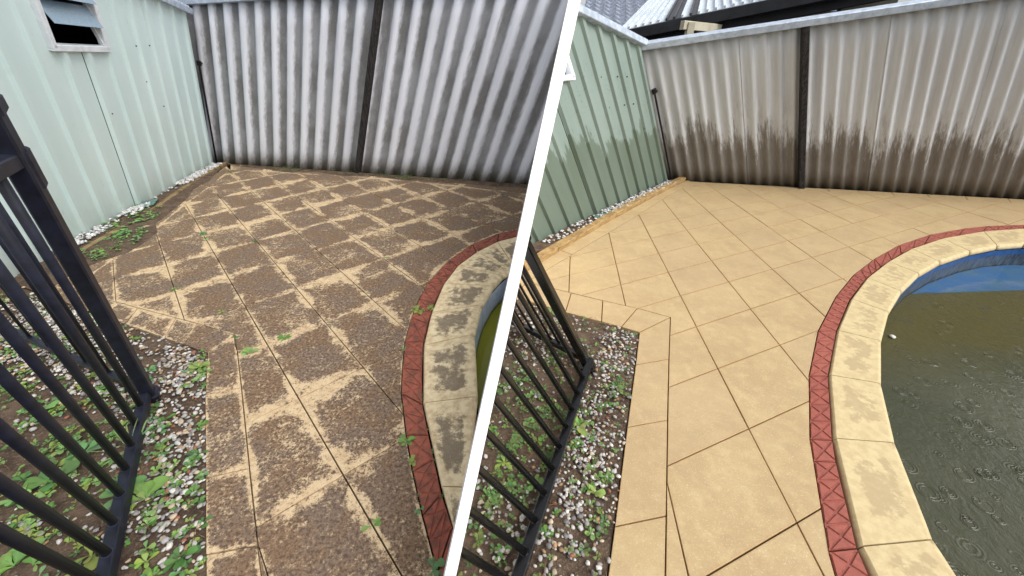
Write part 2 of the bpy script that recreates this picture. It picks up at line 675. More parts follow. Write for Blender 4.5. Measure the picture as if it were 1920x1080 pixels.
def inset(p, d):
    n = len(p)
    q = []
    for i in range(n):
        a, b, c = Vector(p[i - 1]), Vector(p[i]), Vector(p[(i + 1) % n])
        e1, e2 = (b - a).normalized(), (c - b).normalized()
        n1, n2 = Vector((-e1.y, e1.x)), Vector((-e2.y, e2.x))
        m = n1 + n2
        if m.length < 1e-4:
            m = n1
        m.normalize()
        k = max(.35, m.dot(n1))
        r = b + m * (d / k)
        q.append((r.x, r.y))
    return q


def inside(pt, poly):
    x, y = pt
    c = False
    j = len(poly) - 1
    for i in range(len(poly)):
        xi, yi = poly[i]
        xj, yj = poly[j]
        if (yi > y) != (yj > y) and x < (xj - xi) * (y - yi) / (yj - yi) + xi:
            c = not c
        j = i
    return c


def gpoly(px, z=0.0):
    return [tuple(G(u, v, z)[:2]) for u, v in px]


def despike(p):
    p = dedupe(p, .006)
    ch = True
    while ch and len(p) >= 3:
        ch = False
        for i in range(len(p)):
            a, b, c = Vector(p[i - 1]), Vector(p[i]), Vector(p[(i + 1) % len(p)])
            e1, e2 = b - a, c - b
            if e1.length < .004 or e2.length < .004 or (e1.normalized().dot(e2.normalized()) < -.98 and abs(e1.x * e2.y - e1.y * e2.x) / max(e1.length, e2.length) < .0025):
                p = p[:i] + p[i + 1:]
                ch = True
                break
    return p


def slab(name, poly, mat, parent, top=0.0, thick=.045, gap=.0030, ch=.0016, inner=.6, tilt=.0012):
    p = despike(poly)
    if len(p) < 3:
        return None
    if area2(p) < 0:
        p = p[::-1]
    if area2(p) < .0004:
        return None
    a0 = area2(p)
    p = despike(inset(p, gap))
    if len(p) < 3 or not (.0001 < area2(p) < a0):
        return None
    p2 = inset(p, ch)
    cx = sum(a[0] for a in p) / len(p)
    cy = sum(a[1] for a in p) / len(p)
    p3 = [(cx + (a[0] - cx) * inner, cy + (a[1] - cy) * inner) for a in p2]
    tx, ty, dz = rnd.uniform(-tilt, tilt) * 2, rnd.uniform(-tilt, tilt) * 2, rnd.uniform(-tilt, tilt)
    zt = lambda a: top + dz + (a[0] - cx) * tx + (a[1] - cy) * ty
    n = len(p)
    co = [(a[0] - cx, a[1] - cy, top - thick) for a in p] + [(a[0] - cx, a[1] - cy, zt(a) - ch * .8) for a in p] \
        + [(a[0] - cx, a[1] - cy, zt(a)) for a in p2] + [(a[0] - cx, a[1] - cy, zt(a)) for a in p3]
    fs = []
    for k in range(3):
        for i in range(n):
            j = (i + 1) % n
            fs.append((k * n + i, k * n + j, (k + 1) * n + j, (k + 1) * n + i))
    fs.append(tuple(range(3 * n, 4 * n)))
    me = bpy.data.meshes.new(name)
    me.from_pydata(co, [], fs)
    at = me.attributes.new('edge', 'FLOAT', 'POINT')
    at.data.foreach_set('value', [0.0] * (3 * n) + [1.0] * n)
    o = link(name, me, mat, parent)
    o.location = (cx, cy, 0)
    return o


# ------------------------------------------------------------------ survey: pools, red bands, borders
# clean yard (right)
BR_OUT = [(2240, 440), (2080, 424), (1920, 421.4), (1851, 423.7), (1808, 428.4), (1744, 440), (1686, 459.5), (1639, 486), (1600, 516), (1567, 557),
          (1534, 621), (1517, 705), (1519, 823.4), (1526, 864), (1554, 1033), (1570, 1090), (1610, 1190)]
BR_IN = [(2230, 452), (2078, 434), (1920, 429.3), (1843, 434.5), (1798, 441), (1735, 455.5), (1690, 475), (1652, 500), (1624.8, 521.7), (1594.5, 560.6),
         (1569, 621), (1553.5, 705), (1561.7, 825.3), (1568.7, 866), (1608.4, 1027.6), (1634, 1086), (1690, 1190)]
CO_IN = [(2230, 452), (2078, 434), (1920, 429.3), (1843, 434.5), (1765.6, 447.8), (1707, 467.3), (1664.5, 491), (1624.8, 521.7), (1594.5, 562),
         (1569, 621), (1553.5, 705), (1562, 824), (1610, 1027), (1690, 1190)]
CO_POOL = [(2200, 492), (2060, 466), (1920, 459.5), (1870, 463.4), (1820, 474), (1763.7, 493.3), (1724.8, 516), (1691.7, 549), (1668.4, 588),
           (1654.8, 642.3), (1655.5, 722), (1682.3, 833), (1754.3, 1013), (1870, 1190)]
POOL_R = CO_POOL + [(2300, 1190), (2600, 800), (2450, 600)]
# stained yard (left)
BL_OUT = [(984, 428), (971, 430.2), (936, 437), (885.4, 457.5), (840.7, 488.6), (802, 529.4), (786, 560.5), (771, 595.5), (759, 642), (754, 690),
          (752, 738), (761, 815), (773.4, 884), (791.8, 966), (820, 1072), (833, 1127)]
BL_IN = [(981.5, 440.5), (971, 442), (932, 453.6), (893, 473), (858, 498.3), (831, 533.3), (813.5, 568.3), (802, 607), (794, 640), (791.5, 695),
         (792.6, 758), (804, 815), (814, 860), (828.4, 925), (849, 986), (862, 1035)]
CL_IN = [(981.5, 440.5), (932, 453.6), (893, 473), (858, 498.3), (831, 533.3), (813.5, 568.3), (800, 612), (792.5, 655), (792.6, 758), (827, 914), (862, 1035)]
CL_POOL = [(966.5, 505), (965.5, 506), (953.5, 512), (938, 526), (921, 545), (904, 575), (893, 612), (889, 672), (899.7, 758), (912.5, 765), (911, 800)]
POOL_L = [(966, 507), (953.5, 512), (938, 526), (921, 545), (904, 575), (893, 612), (889, 672), (893, 720), (899.7, 758), (911, 774), (966, 520)]

# ------------------------------------------------------------------ ground sheet with the two pool openings
WATER_Z = -.235


def ground_sheet():
    pr = inset_ccw(gpoly(POOL_R), -.012)
    pl = inset_ccw(gpoly(POOL_L), -.012)
    out = [(-80, -80), (80, -80), (80, 80), (-80, 80)]
    vs = [Vector(a) for a in out + pr + pl]
    fl = [list(range(4)), list(range(4, 4 + len(pr))), list(range(4 + len(pr), 4 + len(pr) + len(pl)))]
    v2, e2, f2, *_ = delaunay_2d_cdt(vs, [], fl, 1, 1e-6)
    keep = []
    for f in f2:
        c = sum((v2[i] for i in f), Vector((0, 0))) / len(f)
        if inside(tuple(c), pr) or inside(tuple(c), pl):
            continue
        keep.append(tuple(f))
    me = bpy.data.meshes.new('ground')
    me.from_pydata([(v.x, v.y, -.06) for v in v2], [], keep)
    o = link('ground', me, MT['bed'])
    tag(o, 'bare sandy ground under the paving and garden beds', 'ground', kind='structure')


def inset_ccw(p, d):
    if area2(p) < 0:
        p = p[::-1]
    return inset(p, d)


ground_sheet()


# ------------------------------------------------------------------ paving
def paving(field, H, irange, jrange, mat, parent):
    for i in range(*irange):
        for j in range(*jrange):
            c = [cell_px(H, i, j), cell_px(H, i + 1, j), cell_px(H, i + 1, j + 1), cell_px(H, i, j + 1)]
            q = H[2] @ np.array([[i, i + 1, i + 1, i], [j, j, j + 1, j + 1], [1, 1, 1, 1]])
            if q.min() < .12:
                continue
            p = clip_convex(field, c)
            if len(p) >= 3:
                slab('paver', gpoly(p), mat, parent)


def strips(a, b, mat, parent, name='paver', **kw):
    for k in range(len(a) - 1):
        slab(name, gpoly([a[k], a[k + 1], b[k + 1], b[k]]), mat, parent, **kw)


def base_sheet(name, outline, label, mat):
    p = gpoly(outline)
    if area2(p) < 0:
        p = p[::-1]
    v2, e2, f2, *_ = delaunay_2d_cdt([Vector(a) for a in p], [], [list(range(len(p)))], 1, 1e-6)
    me = bpy.data.meshes.new(name)
    me.from_pydata([(v.x, v.y, -.04) for v in v2], [], [tuple(f) for f in f2])
    o = link(name, me, mat)
    tag(o, label, 'paving', kind='structure')
    return o


def red_band(a, b, mat, parent):
    """clay edging bricks with a raised diamond pattern: a plinth and triangular pads between grooves"""
    for k in range(len(a) - 1):
        q = [Vector(G(*p)[:2]) for p in (a[k], a[k + 1], b[k + 1], b[k])]
        L = ((q[1] - q[0]).length + (q[2] - q[3]).length) / 2
        Wd = (q[0] - q[3]).length
        n = max(1, round(L / (Wd * 1.05)))
        base = inset_ccw([tuple(v) for v in q], .003)
        bm = bmesh.new()
        lo = [bm.verts.new((x, y, -.045)) for x, y in base]
        hi = [bm.verts.new((x, y, -.0045)) for x, y in base]
        for i in range(4):
            bm.faces.new((lo[i], lo[(i + 1) % 4], hi[(i + 1) % 4], hi[i]))
        bm.faces.new(hi)
        for c in range(n):
            t0, t1 = c / n, (c + 1) / n
            A, B = q[0].lerp(q[1], t0), q[0].lerp(q[1], t1)
            D, C = q[3].lerp(q[2], t0), q[3].lerp(q[2], t1)
            X = (A + B + C + D) / 4
            for tri in ((A, B, X), (B, C, X), (C, D, X), (D, A, X)):
                t = [tuple(v) for v in tri]
                if area2(t) < 0:
                    t = t[::-1]
                if area2(t) < 2e-4:
                    continue
                t1_ = inset(t, .0042)
                t2_ = inset(t, .0068)
                if area2(t2_) < 1e-5:
                    continue
                v1 = [bm.verts.new((x, y, -.0045)) for x, y in t1_]
                v2 = [bm.verts.new((x, y, .0015)) for x, y in t2_]
                for i in range(3):
                    bm.faces.new((v1[i], v1[(i + 1) % 3], v2[(i + 1) % 3], v2[i]))
                bm.faces.new(v2)
        c0 = sum(q, Vector((0, 0))) / 4
        bmesh.ops.translate(bm, verts=bm.verts, vec=(-c0.x, -c0.y, 0))
        me = bpy.data.meshes.new('brick')
        bm.to_mesh(me)
        bm.free()
        o = link('brick', me, mat, parent)
        o.location = (c0.x, c0.y, 0)


def coping(a, b, mat, parent, top=.012):
    """bullnose coping stones: a = outer edge, b = pool edge"""
    for k in range(len(a) - 1):
        q = [Vector(G(*p)[:2]) for p in (a[k], a[k + 1], b[k + 1], b[k])]
        if area2([tuple(v) for v in q]) < 0:
            q = [q[1], q[0], q[3], q[2]]
        q = [Vector(v) for v in inset([tuple(v) for v in q], .003)]
        nl = 8
        prof = [(0.0, -.045), (0.0, -.004), (.035, top), (.30, top), (.5, top), (.72, top), (.90, top), (.955, top - .005), (.985, top - .018),
                (1.0, top - .034), (.985, top - .052), (.93, top - .06)]
        ea = [0, 0, .15, 1, 1, 1, .15, 0, 0, 0, 0, 0]
        co, ed = [], []
        for i in range(nl + 1):
            t = i / nl
            A, B = q[0].lerp(q[1], t), q[3].lerp(q[2], t)
            te = min(1, min(t, 1 - t) * 5)
            for (s, z), e in zip(prof, ea):
                p = A.lerp(B, s)
                zz = z - (.0015 if t in (0, 1) and z >= top - .02 else 0)
                co.append((p.x, p.y, zz))
                ed.append(e * te)
        m = len(prof)
        fs = []
        for i in range(nl):
            for j in range(m - 1):
                fs.append((i * m + j, (i + 1) * m + j, (i + 1) * m + j + 1, i * m + j + 1))
        fs.append(tuple(range(m)))
        fs.append(tuple(range(nl * m, nl * m + m))[::-1])
        me = bpy.data.meshes.new('coping_stone')
        me.from_pydata(co, [], fs)
        me.attributes.new('edge', 'FLOAT', 'POINT').data.foreach_set('value', ed)
        bm = bmesh.new()
        bm.from_mesh(me)
        bmesh.ops.recalc_face_normals(bm, faces=bm.faces)
        bm.to_mesh(me)
        bm.free()
        for pl in me.polygons:
            pl.use_smooth = pl.normal.z < .97 and len(pl.vertices) == 4
        o = link('coping_stone', me, mat)
        keep_world(o, parent)


def pool_shell(name, outline, mat, parent, z0=-.048, z1=-1.3):
    p = inset_ccw(gpoly(outline), -.010)
    n = len(p)
    co = [(x, y, z0) for x, y in p] + [(x, y, -.2) for x, y in p] + [(x, y, z1) for x, y in p]
    fs = []
    for k in range(2):
        for i in range(n):
            j = (i + 1) % n
            fs.append((k * n + j, k * n + i, (k + 1) * n + i, (k + 1) * n + j))
    fs.append(tuple(range(2 * n, 3 * n)))
    me = bpy.data.meshes.new(name)
    me.from_pydata(co, [], fs)
    keep_world(link(name, me, mat), parent)


def water(outline, mat, label):
    p = inset_ccw(gpoly(outline), -.008)
    v2, e2, f2, *_ = delaunay_2d_cdt([Vector(a) for a in p], [], [list(range(len(p)))], 1, 1e-6)
    me = bpy.data.meshes.new('pool_water')
    me.from_pydata([(v.x, v.y, WATER_Z) for v in v2], [], [tuple(f) for f in f2])
    tag(link('pool_water', me, mat), label, 'water', kind='structure')


# --- clean yard
R_IN = [(1300, 343), (1281, 351), (1243, 373), (1198, 402), (1143, 435), (1073, 477), (987, 529)]
R_TIM = [(1290, 337), (1262, 350.5), (1215, 375), (1165, 402), (1108, 434), (1050, 469), (985, 508)]
R_BIN = [(987, 529), (1071, 549), (1130, 563.5), (1195, 578), (1257, 595)]
R_BOUT = [(962, 556), (1060, 585), (1128, 603), (1165, 613), (1199, 623)]
R_VIN = [(1257, 595), (1254.3, 673.2), (1251.8, 787.4), (1249.4, 967), (1246.5, 1140), (1245, 1250)]
R_VOUT = [(1199, 623), (1191.6, 683.8), (1175.7, 800.9), (1152, 987.3), (1130, 1150), (1117, 1250)]
R_FEN = [(2300, 405), (1920, 381), (1896, 379.6), (1815, 375), (1744, 370.5), (1677, 366.7), (1614, 362), (1500, 355.6), (1440, 350), (1340, 345)]


def fence_base_r(x):
    return 336.5 + .0539 * (x - 1252)


field_r = R_IN + R_BIN[1:] + R_VIN[1:] + [(1640, 1250)] + BR_OUT[::-1] + R_FEN
pr = base_sheet('paving', field_r[:7] + [(962, 545), (962, 556)] + R_BOUT[1:] + R_VOUT[1:] + [(1780, 1250)] + CO_IN[::-1] + [(2300, 402), (1920, 374), (1290, 339)],
                'clean tan diamond laid patio paving with red brick band beside the pool', MT['bed'])
paving(field_r, HR, (-8, 14), (-5, 14), MT['pav_r'], pr)
strips(R_IN, R_TIM, MT['pav_r'], pr)
slab('paver', gpoly([(987, 529), (985, 508), (965, 521), (958, 545), (957, 555), (962, 556)]), MT['pav_r'], pr)
strips(R_BIN, R_BOUT, MT['pav_r'], pr)
strips(R_VIN, R_VOUT, MT['pav_r'], pr)
fx = [1300, 1345, 1400, 1455, 1500, 1556, 1614, 1677, 1744, 1815, 1896, 1990, 2100, 2300]
fen_sorted = sorted(R_FEN + [(1300, 343)])
fy = list(np.interp(fx, [p[0] for p in fen_sorted], [p[1] for p in fen_sorted]))
strips([(x, y) for x, y in zip(fx, fy)], [(x - 6, fence_base_r(x) + 1.0) for x in fx], MT['pav_r'], pr)
red_band(BR_OUT, BR_IN, MT['brk_r'], pr)
pool_r = empty('swimming_pool', G(1800, 700))
tag(pool_r, 'curved in-ground pool with blue liner and clean tan coping on the right', 'pool')
coping(CO_IN, CO_POOL, MT['cop_r'], pool_r)
pool_shell('pool_wall', POOL_R, MT['pw_r'], pool_r)
water(POOL_R, MT['wat_r'], 'dark green rain rippled water in the pool on the right')
bm = bmesh.new()
polyw = gpoly(POOL_R)
nrip = 0
while nrip < 60:
    u, v = rnd.uniform(1670, 1990), rnd.uniform(560, 1110)
    g = G(u, v, WATER_Z)
    if rnd.random() > (g.length / 3.6) ** 1.5 or not inside((g.x, g.y), inset_ccw(polyw, .12)):
        continue
    nrip += 1
    R0 = rnd.uniform(.012, .05)
    for q in range(rnd.choice((1, 2, 2, 3))):
        rr = R0 * (1 - .32 * q)
        n = 28
        rings = []
        for dr, dz in ((-.006, -.001), (-.002, .0021), (.002, .0021), (.006, -.001)):
            rings.append([bm.verts.new((g.x + (rr + dr) * math.cos(6.2832 * i / n), g.y + (rr + dr) * math.sin(6.2832 * i / n), WATER_Z + dz)) for i in range(n)])
        for a_, b_ in zip(rings, rings[1:]):
            for i in range(n):
                bm.faces.new((a_[i], b_[i], b_[(i + 1) % n], a_[(i + 1) % n]))
o = obj('raindrop_rings', bm, MT['wat_r'], None, smooth=True)
tag(o, 'raindrop rings spreading on the dark pool water at right', 'ripples', kind='stuff')
led_px = [(1733, 549), (1760, 549.5), (1800, 548), (1860, 546), (1920, 544), (2100, 540), (2230, 530), (2230, 500), (2060, 478), (1920, 472), (1860, 478), (1812, 490), (1775, 505), (1745, 525)]
lp = [tuple(G(u, v, WATER_Z)[:2]) for u, v in led_px[:7]]
shell_w = inset_ccw(gpoly(POOL_R), -.008)
back = [G(u, v)[:2] for u, v in [(2200, 492), (2060, 466), (1920, 459.5), (1870, 463.4), (1820, 474), (1763.7, 493.3), (1735, 510)]]
lp = lp + [tuple(b) for b in back]
v2, e2, f2, *_ = delaunay_2d_cdt([Vector(a) for a in lp], [], [list(range(len(lp)))], 1, 1e-6)
me = bpy.data.meshes.new('pool_step')
nv = len(v2)
bnd = list(range(len(lp)))
me.from_pydata([(v.x, v.y, WATER_Z + .006) for v in v2] + [(v.x, v.y, WATER_Z - .25) for v in v2], [],
               [tuple(f) for f in f2] + [(i, (i + 1) % len(lp), nv + (i + 1) % len(lp), nv + i) for i in bnd])
keep_world(link('pool_step', me, MT['ledge']), pool_r)

# --- stained yard
L_IN = [(432, 318), (392.7, 350.5), (346, 383.6), (291.6, 429.5), (213.8, 484.7), (131, 543)]
L_OUT = [(424, 312), (378, 345), (330, 378), (270, 423), (186, 478), (98, 540)]
L_BIN = [(131, 543), (219.7, 566.3), (258.6, 577), (330, 595.5), (369.4, 606), (441.3, 628.5)]
L_BOUT = [(95, 556), (190, 592), (235, 607.5), (308, 633), (345, 646), (389, 662)]
L_VIN = [(441.3, 628.5), (452.5, 726.5), (467.5, 878), (483, 1022), (499, 1150), (510, 1250)]
L_VOUT = [(389, 662), (384, 740.5), (385, 896), (385, 1040), (386, 1150), (387, 1250)]
L_FEN = [(998, 366), (866, 350), (700, 333.5), (561, 325)]


def fence_base_l(x):
    return 304 + .0695 * (x - 400)


field_l = L_IN + L_BIN[1:] + L_VIN[1:] + [(806, 1250), (833, 1127)] + BL_OUT[::-1] + L_FEN
pl_ = base_sheet('paving', L_IN[:1] + L_OUT + L_BOUT + L_VOUT[1:] + [(806, 1250), (833, 1127)] + BL_IN[::-1] + [(1000, 360), (1000, 350), (700, 329), (430, 311)],
                 'dirt stained tan diamond laid patio paving with weedy red brick band', MT['bed'])
paving(field_l, HL, (-8, 14), (-5, 14), MT['pav_l'], pl_)
strips(L_IN, L_OUT, MT['pav_l'], pl_)
slab('paver', gpoly([(131, 543), (98, 540), (84, 552), (95, 556)]), MT['pav_l'], pl_)
strips(L_BIN, L_BOUT, MT['pav_l'], pl_)
strips(L_VIN, L_VOUT, MT['pav_l'], pl_)
fx = [432, 500, 561, 630, 700, 780, 866, 930, 998]
fy = list(np.interp(fx, [432] + [p[0] for p in L_FEN[::-1]], [318] + [p[1] for p in L_FEN[::-1]]))
strips(list(zip(fx, fy)), [(x, fence_base_l(x) + 2) for x in fx], MT['pav_l'], pl_)
red_band(BL_OUT, BL_IN, MT['brk_l'], pl_)
pool_l = empty('swimming_pool', G(915, 660))
tag(pool_l, 'stained coping corner of a pool with pale liner beside the white divider', 'pool')
# coping quads follow the visible joints
CLa = [(981.5, 440.5), (932, 453.6), (893, 473), (858, 498.3), (831, 533.3), (808, 588), (793.5, 650), (792.6, 758), (827, 914), (862, 1035)]
CLb = [(968, 503), (966, 505.5), (961, 509), (944, 519), (927, 537.5), (905, 573), (891, 628), (894, 722), (877, 922), (854, 1030)]
CLb[7] = (897, 745)
CLb[8] = (878, 916)
coping(CLa, CLb, MT['cop_l'], pool_l)
slab('coping_stone', gpoly([(897, 745), (900, 758), (912, 765), (880, 914)]), MT['cop_l'], pool_l, top=.008)
pool_shell('pool_wall', POOL_L, MT['pw_l'], pool_l)
water(POOL_L, MT['wat_l'], 'bright olive green pool water at the left of the white divider')

# ------------------------------------------------------------------ added white wall standing in for a flat white bar
bm = bmesh.new()
prof = [(0.42, -.5, 0), (0.42, .02, 0)]
d0 = G(div_x(1080), 1080)
gdir = (G(div_x(345), 345) - d0)
gdir.z = 0
glen = gdir.length
gdir.normalize()
lean = gdir.cross(DIV_N).normalized()
if lean.z < 0:
    lean.negate()
pr_top = [(-.28, .36), (0, .54), (.35, .70), (.7, .86), (.98, 1.02), (1.5, 1.06), (1.95, 1.12), (2.94, 2.22), (4.3, 2.46), (glen + .12, 2.62)]  # far part ramps up so the sloping top catches more light
rows = []
for s, h in pr_top:
    b = d0 + gdir * s
    ring = []
    for hh in (-.6, h - .015 if h > .1 else h * .5, h):
        p = b + lean * (hh / lean.z)
        dep = max(.18, (p - CAM).dot(ray(960, 540).normalized()))
        w = 12.0 / FPX * dep * .985
        w2 = w if hh < h else w - .004
        ring.append((p - DIV_N * w2, p + DIV_N * w2))
    rows.append([bm.verts.new(ring[0][0]), bm.verts.new(ring[1][0]), bm.verts.new(ring[2][0]), bm.verts.new(ring[2][1]), bm.verts.new(ring[1][1]), bm.verts.new(ring[0][1])])
for a, b in zip(rows, rows[1:]):
    for i in range(5):
        bm.faces.new((a[i], a[i + 1], b[i + 1], b[i]))
bm.faces.new(rows[0][::-1])
bm.faces.new(rows[-1])
bmesh.ops.recalc_face_normals(bm, faces=bm.faces)
tag(obj('divider_stand_in', bm, MT['white']), 'slim white leaning wall added in place of the white bar between the yards', 'wall')


# ------------------------------------------------------------------ walls: corrugated fences and ribbed sheds
class Plane:
    """a wall standing on ground line A->B, rising along U; coordinates (s along, h up, n towards the yard)"""

    def __init__(self, A, B, U):
        self.O, self.U = A, U
        self.L = (B - A).length
        self.X = (B - A).normalized()
        self.N = self.X.cross(U).normalized()
        if self.N.dot(CAM - A) < 0:
            self.N.negate()

    def at(self, s, h, n=0.0):
        return self.O + self.X * s + self.U * h + self.N * n

    def hit(self, u, v):
        d = ray(u, v)
        M = Matrix((self.X, self.U, -d)).transposed()
        r = M.inverted() @ (CAM - self.O)
        return r.x, r.y


def corr_sheet(P, s0, s1, pitch, amp, top, mat, parent, side, off=0.0, phase=0.0, zb=-.05):
    n = max(6, int((s1 - s0) / pitch * 12))
    nh = 7
    thick = .007
    bm = bmesh.new()
    uvl = bm.loops.layers.uv.new('UVMap')
    grid = []
    for lay in (0, 1):
        g = []
        for i in range(n + 1):
            s = lerp(s0, s1, i / n)
            nn = amp * math.cos(2 * math.pi * (s / pitch + phase)) + off - lay * thick
            col = []
            for k in range(nh + 1):
                h = lerp(zb, top(s), k / nh)
                v = bm.verts.new(P.at(s, h, nn))
                col.append((v, (s / pitch + phase, h)))
            g.append(col)
        grid.append(g)

    def face(vs):
        try:
            f = bm.faces.new([x[0] for x in vs])
        except ValueError:
            return
        for l, x in zip(f.loops, vs):
            l[uvl].uv = x[1]
        f.smooth = True
    for lay, g in enumerate(grid):
        for i in range(n):
            for k in range(nh):
                q = [g[i][k], g[i + 1][k], g[i + 1][k + 1], g[i][k + 1]]
                face(q if lay else q[::-1])
    a, b = grid
    for i in range(n):
        face([a[i][nh], a[i + 1][nh], b[i + 1][nh], b[i][nh]])
        face([a[i][0], a[i + 1][0], b[i + 1][0], b[i][0]])
    for k in range(nh):
        face([a[0][k], a[0][k + 1], b[0][k + 1], b[0][k]])
        face([a[n][k], a[n][k + 1], b[n][k + 1], b[n][k]])
    bmesh.ops.recalc_face_normals(bm, faces=bm.faces)
    o = obj('fence_sheet', bm, mat, parent, side=side)
    return o


def slope_top(P, a, b):
    (s0, h0), (s1, h1) = P.hit(*a), P.hit(*b)
    return lambda s: h0 + (h1 - h0) * (s - s0) / (s1 - s0)


UL_F, UL_S = up_of(535, 1450), up_of(592, 1350)
UR_F = UR_S = up_of(1472, 1430)

# left fence
PF = Plane(G(372, fence_base_l(372)), G(1010, fence_base_l(1010)), UL_F)
topL = slope_top(PF, (365, 14), (480, 2))
h_mid = topL(PF.hit(480, 2)[0])
topL_f = lambda s: h_mid + .02 * s
fl = empty('corrugated_fence', PF.at(PF.L / 2, 0))
tag(fl, 'grey mottled corrugated cement sheet fence behind the stained patio', 'fence')
pitchL = (PF.hit(838, 318)[0] - PF.hit(424, 300)[0]) / 15.6
sp = PF.hit(676, 318)[0]
phL = -(PF.hit(424, 300)[0] / pitchL) % 1.0
edges = [-.02, sp - 4.55 * pitchL, sp + .4 * pitchL, sp + 6.6 * pitchL, sp + 13.6 * pitchL, PF.L + .5]
for k in range(len(edges) - 1):
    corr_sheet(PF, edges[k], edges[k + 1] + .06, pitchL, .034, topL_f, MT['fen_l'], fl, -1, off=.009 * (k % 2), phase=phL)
bm = bmesh.new()
add_beam(bm, PF.at(-.02, topL_f(0) + .01, .03), PF.at(PF.L, topL_f(PF.L) + .01, .03), .14, .07, PF.U, .006)
obj('capping', bm, MT['zinc'], fl, side=-1)
bm = bmesh.new()
add_beam(bm, PF.at(sp, -.05, .075), PF.at(sp + .01, topL_f(sp) - .03, .075), .10, .075, PF.X, .008)
obj('post', bm, MT['postd'], fl, side=-1)

# right fence
PR = Plane(G(1236, fence_base_r(1236)), G(2350, fence_base_r(2350)), UR_F)
topR = slope_top(PR, (1220, 88), (1700, 17))
fr = empty('corrugated_fence', PR.at(3, 0))
tag(fr, 'beige corrugated cement sheet fence with wet dark base behind the clean patio', 'fence')
spr = PR.hit(1499, 340)[0]
pitchR = (spr - PR.hit(1272, 330)[0]) / 10.6
phR = -(PR.hit(1272, 330)[0] / pitchR) % 1.0
edges = [-.05, spr - 4.4 * pitchR, spr + .25 * pitchR, PR.hit(1626, 340)[0], PR.hit(1785, 340)[0], PR.hit(1985, 360)[0], PR.L]
for k in range(len(edges) - 1):
    corr_sheet(PR, edges[k], edges[k + 1] + .05, pitchR, .022, topR, MT['fen_r'], fr, 1, off=.009 * (k % 2), phase=phR)
bm = bmesh.new()
add_beam(bm, PR.at(-.06, topR(0) + .025, .03), PR.at(PR.L, topR(PR.L) + .025, .03), .15, .075, PR.U, .006)
obj('capping', bm, MT['zinc'], fr)
bm = bmesh.new()
add_beam(bm, PR.at(spr, -.05, .07), PR.at(spr, topR(spr) - .02, .07), .10, .07, PR.X, .008)
obj('post', bm, MT['postd'], fr)


def shed_sheet(P, s0, s1, ribs, top, mat, parent, side, win=None, off=0.0):
    """ribbed steel sheet between s0 and s1; ribs = list of s; win = (s0,s1,h0,h1) opening"""
    ss = {s0: 0.0, s1: 0.0}
    for r in ribs:
        if s0 - .001 <= r - .05 and r + .05 <= s1 + .001:
            for d, n in ((-.044, 0), (-.028, .032), (.028, .032), (.044, 0)):
                ss[r + d] = n
    if win:
        for w in win[:2]:
            if s0 < w < s1:
                for r in ribs:
                    if abs(r - w) < .05:
                        break
                else:
                    ss[w] = 0.0
    sv = sorted(ss)
    hv = [-.03, .3, .9]
    bm = bmesh.new()
    uvl = bm.loops.layers.uv.new('UVMap')

    def hs(s):
        r = [-.03, .4]
        r += [win[2], win[3]] if win else [1.0, 1.6]
        r.append(top(s))
        return r
    cols = []
    for s in sv:
        cols.append([(bm.verts.new(P.at(s, h, ss[s] + off)), (s, h)) for h in hs(s)])
    for i in range(len(sv) - 1):
        mid = (sv[i] + sv[i + 1]) / 2
        for k in range(len(cols[0]) - 1):
            if win and k == 2 and win[0] < mid < win[1]:
                continue
            vs = [cols[i][k], cols[i + 1][k], cols[i + 1][k + 1], cols[i][k + 1]]
            f = bm.faces.new([x[0] for x in vs])
            for l, x in zip(f.loops, vs):
                l[uvl].uv = x[1]
    return obj('wall_sheet', bm, mat, parent, side=side)


def shed_body(P, s0, s1, top, depth, parent, side, mat, roofmat):
    back = -Vector((P.N.x, P.N.y, 0)).normalized() * depth
    f = [P.at(s0, 0, -.03), P.at(s1, 0, -.03), P.at(s1, top(s1) - .02, -.03), P.at(s0, top(s0) - .02, -.03)]
    b = [p + back for p in f]
    bm = bmesh.new()
    v = [bm.verts.new(p) for p in f + b]
    for q in ((0, 4, 7, 3), (1, 2, 6, 5), (4, 5, 6, 7), (0, 1, 5, 4)):
        bm.faces.new([v[i] for i in q])
    obj('rear_walls', bm, MT['dark'], parent, side=side)
    bm = bmesh.new()
    ov = Vector((P.N.x, P.N.y, 0)).normalized() * .05
    q = [P.at(s0 - .03, top(s0 - .03) + .02, 0) + ov, P.at(s1, top(s1) + .02, 0) + ov]
    q += [q[1] + back - ov, q[0] + back - ov]
    add_hex(bm, q + [p + Vector((0, 0, .03)) for p in q])
    obj('roof', bm, roofmat, parent, side=side)


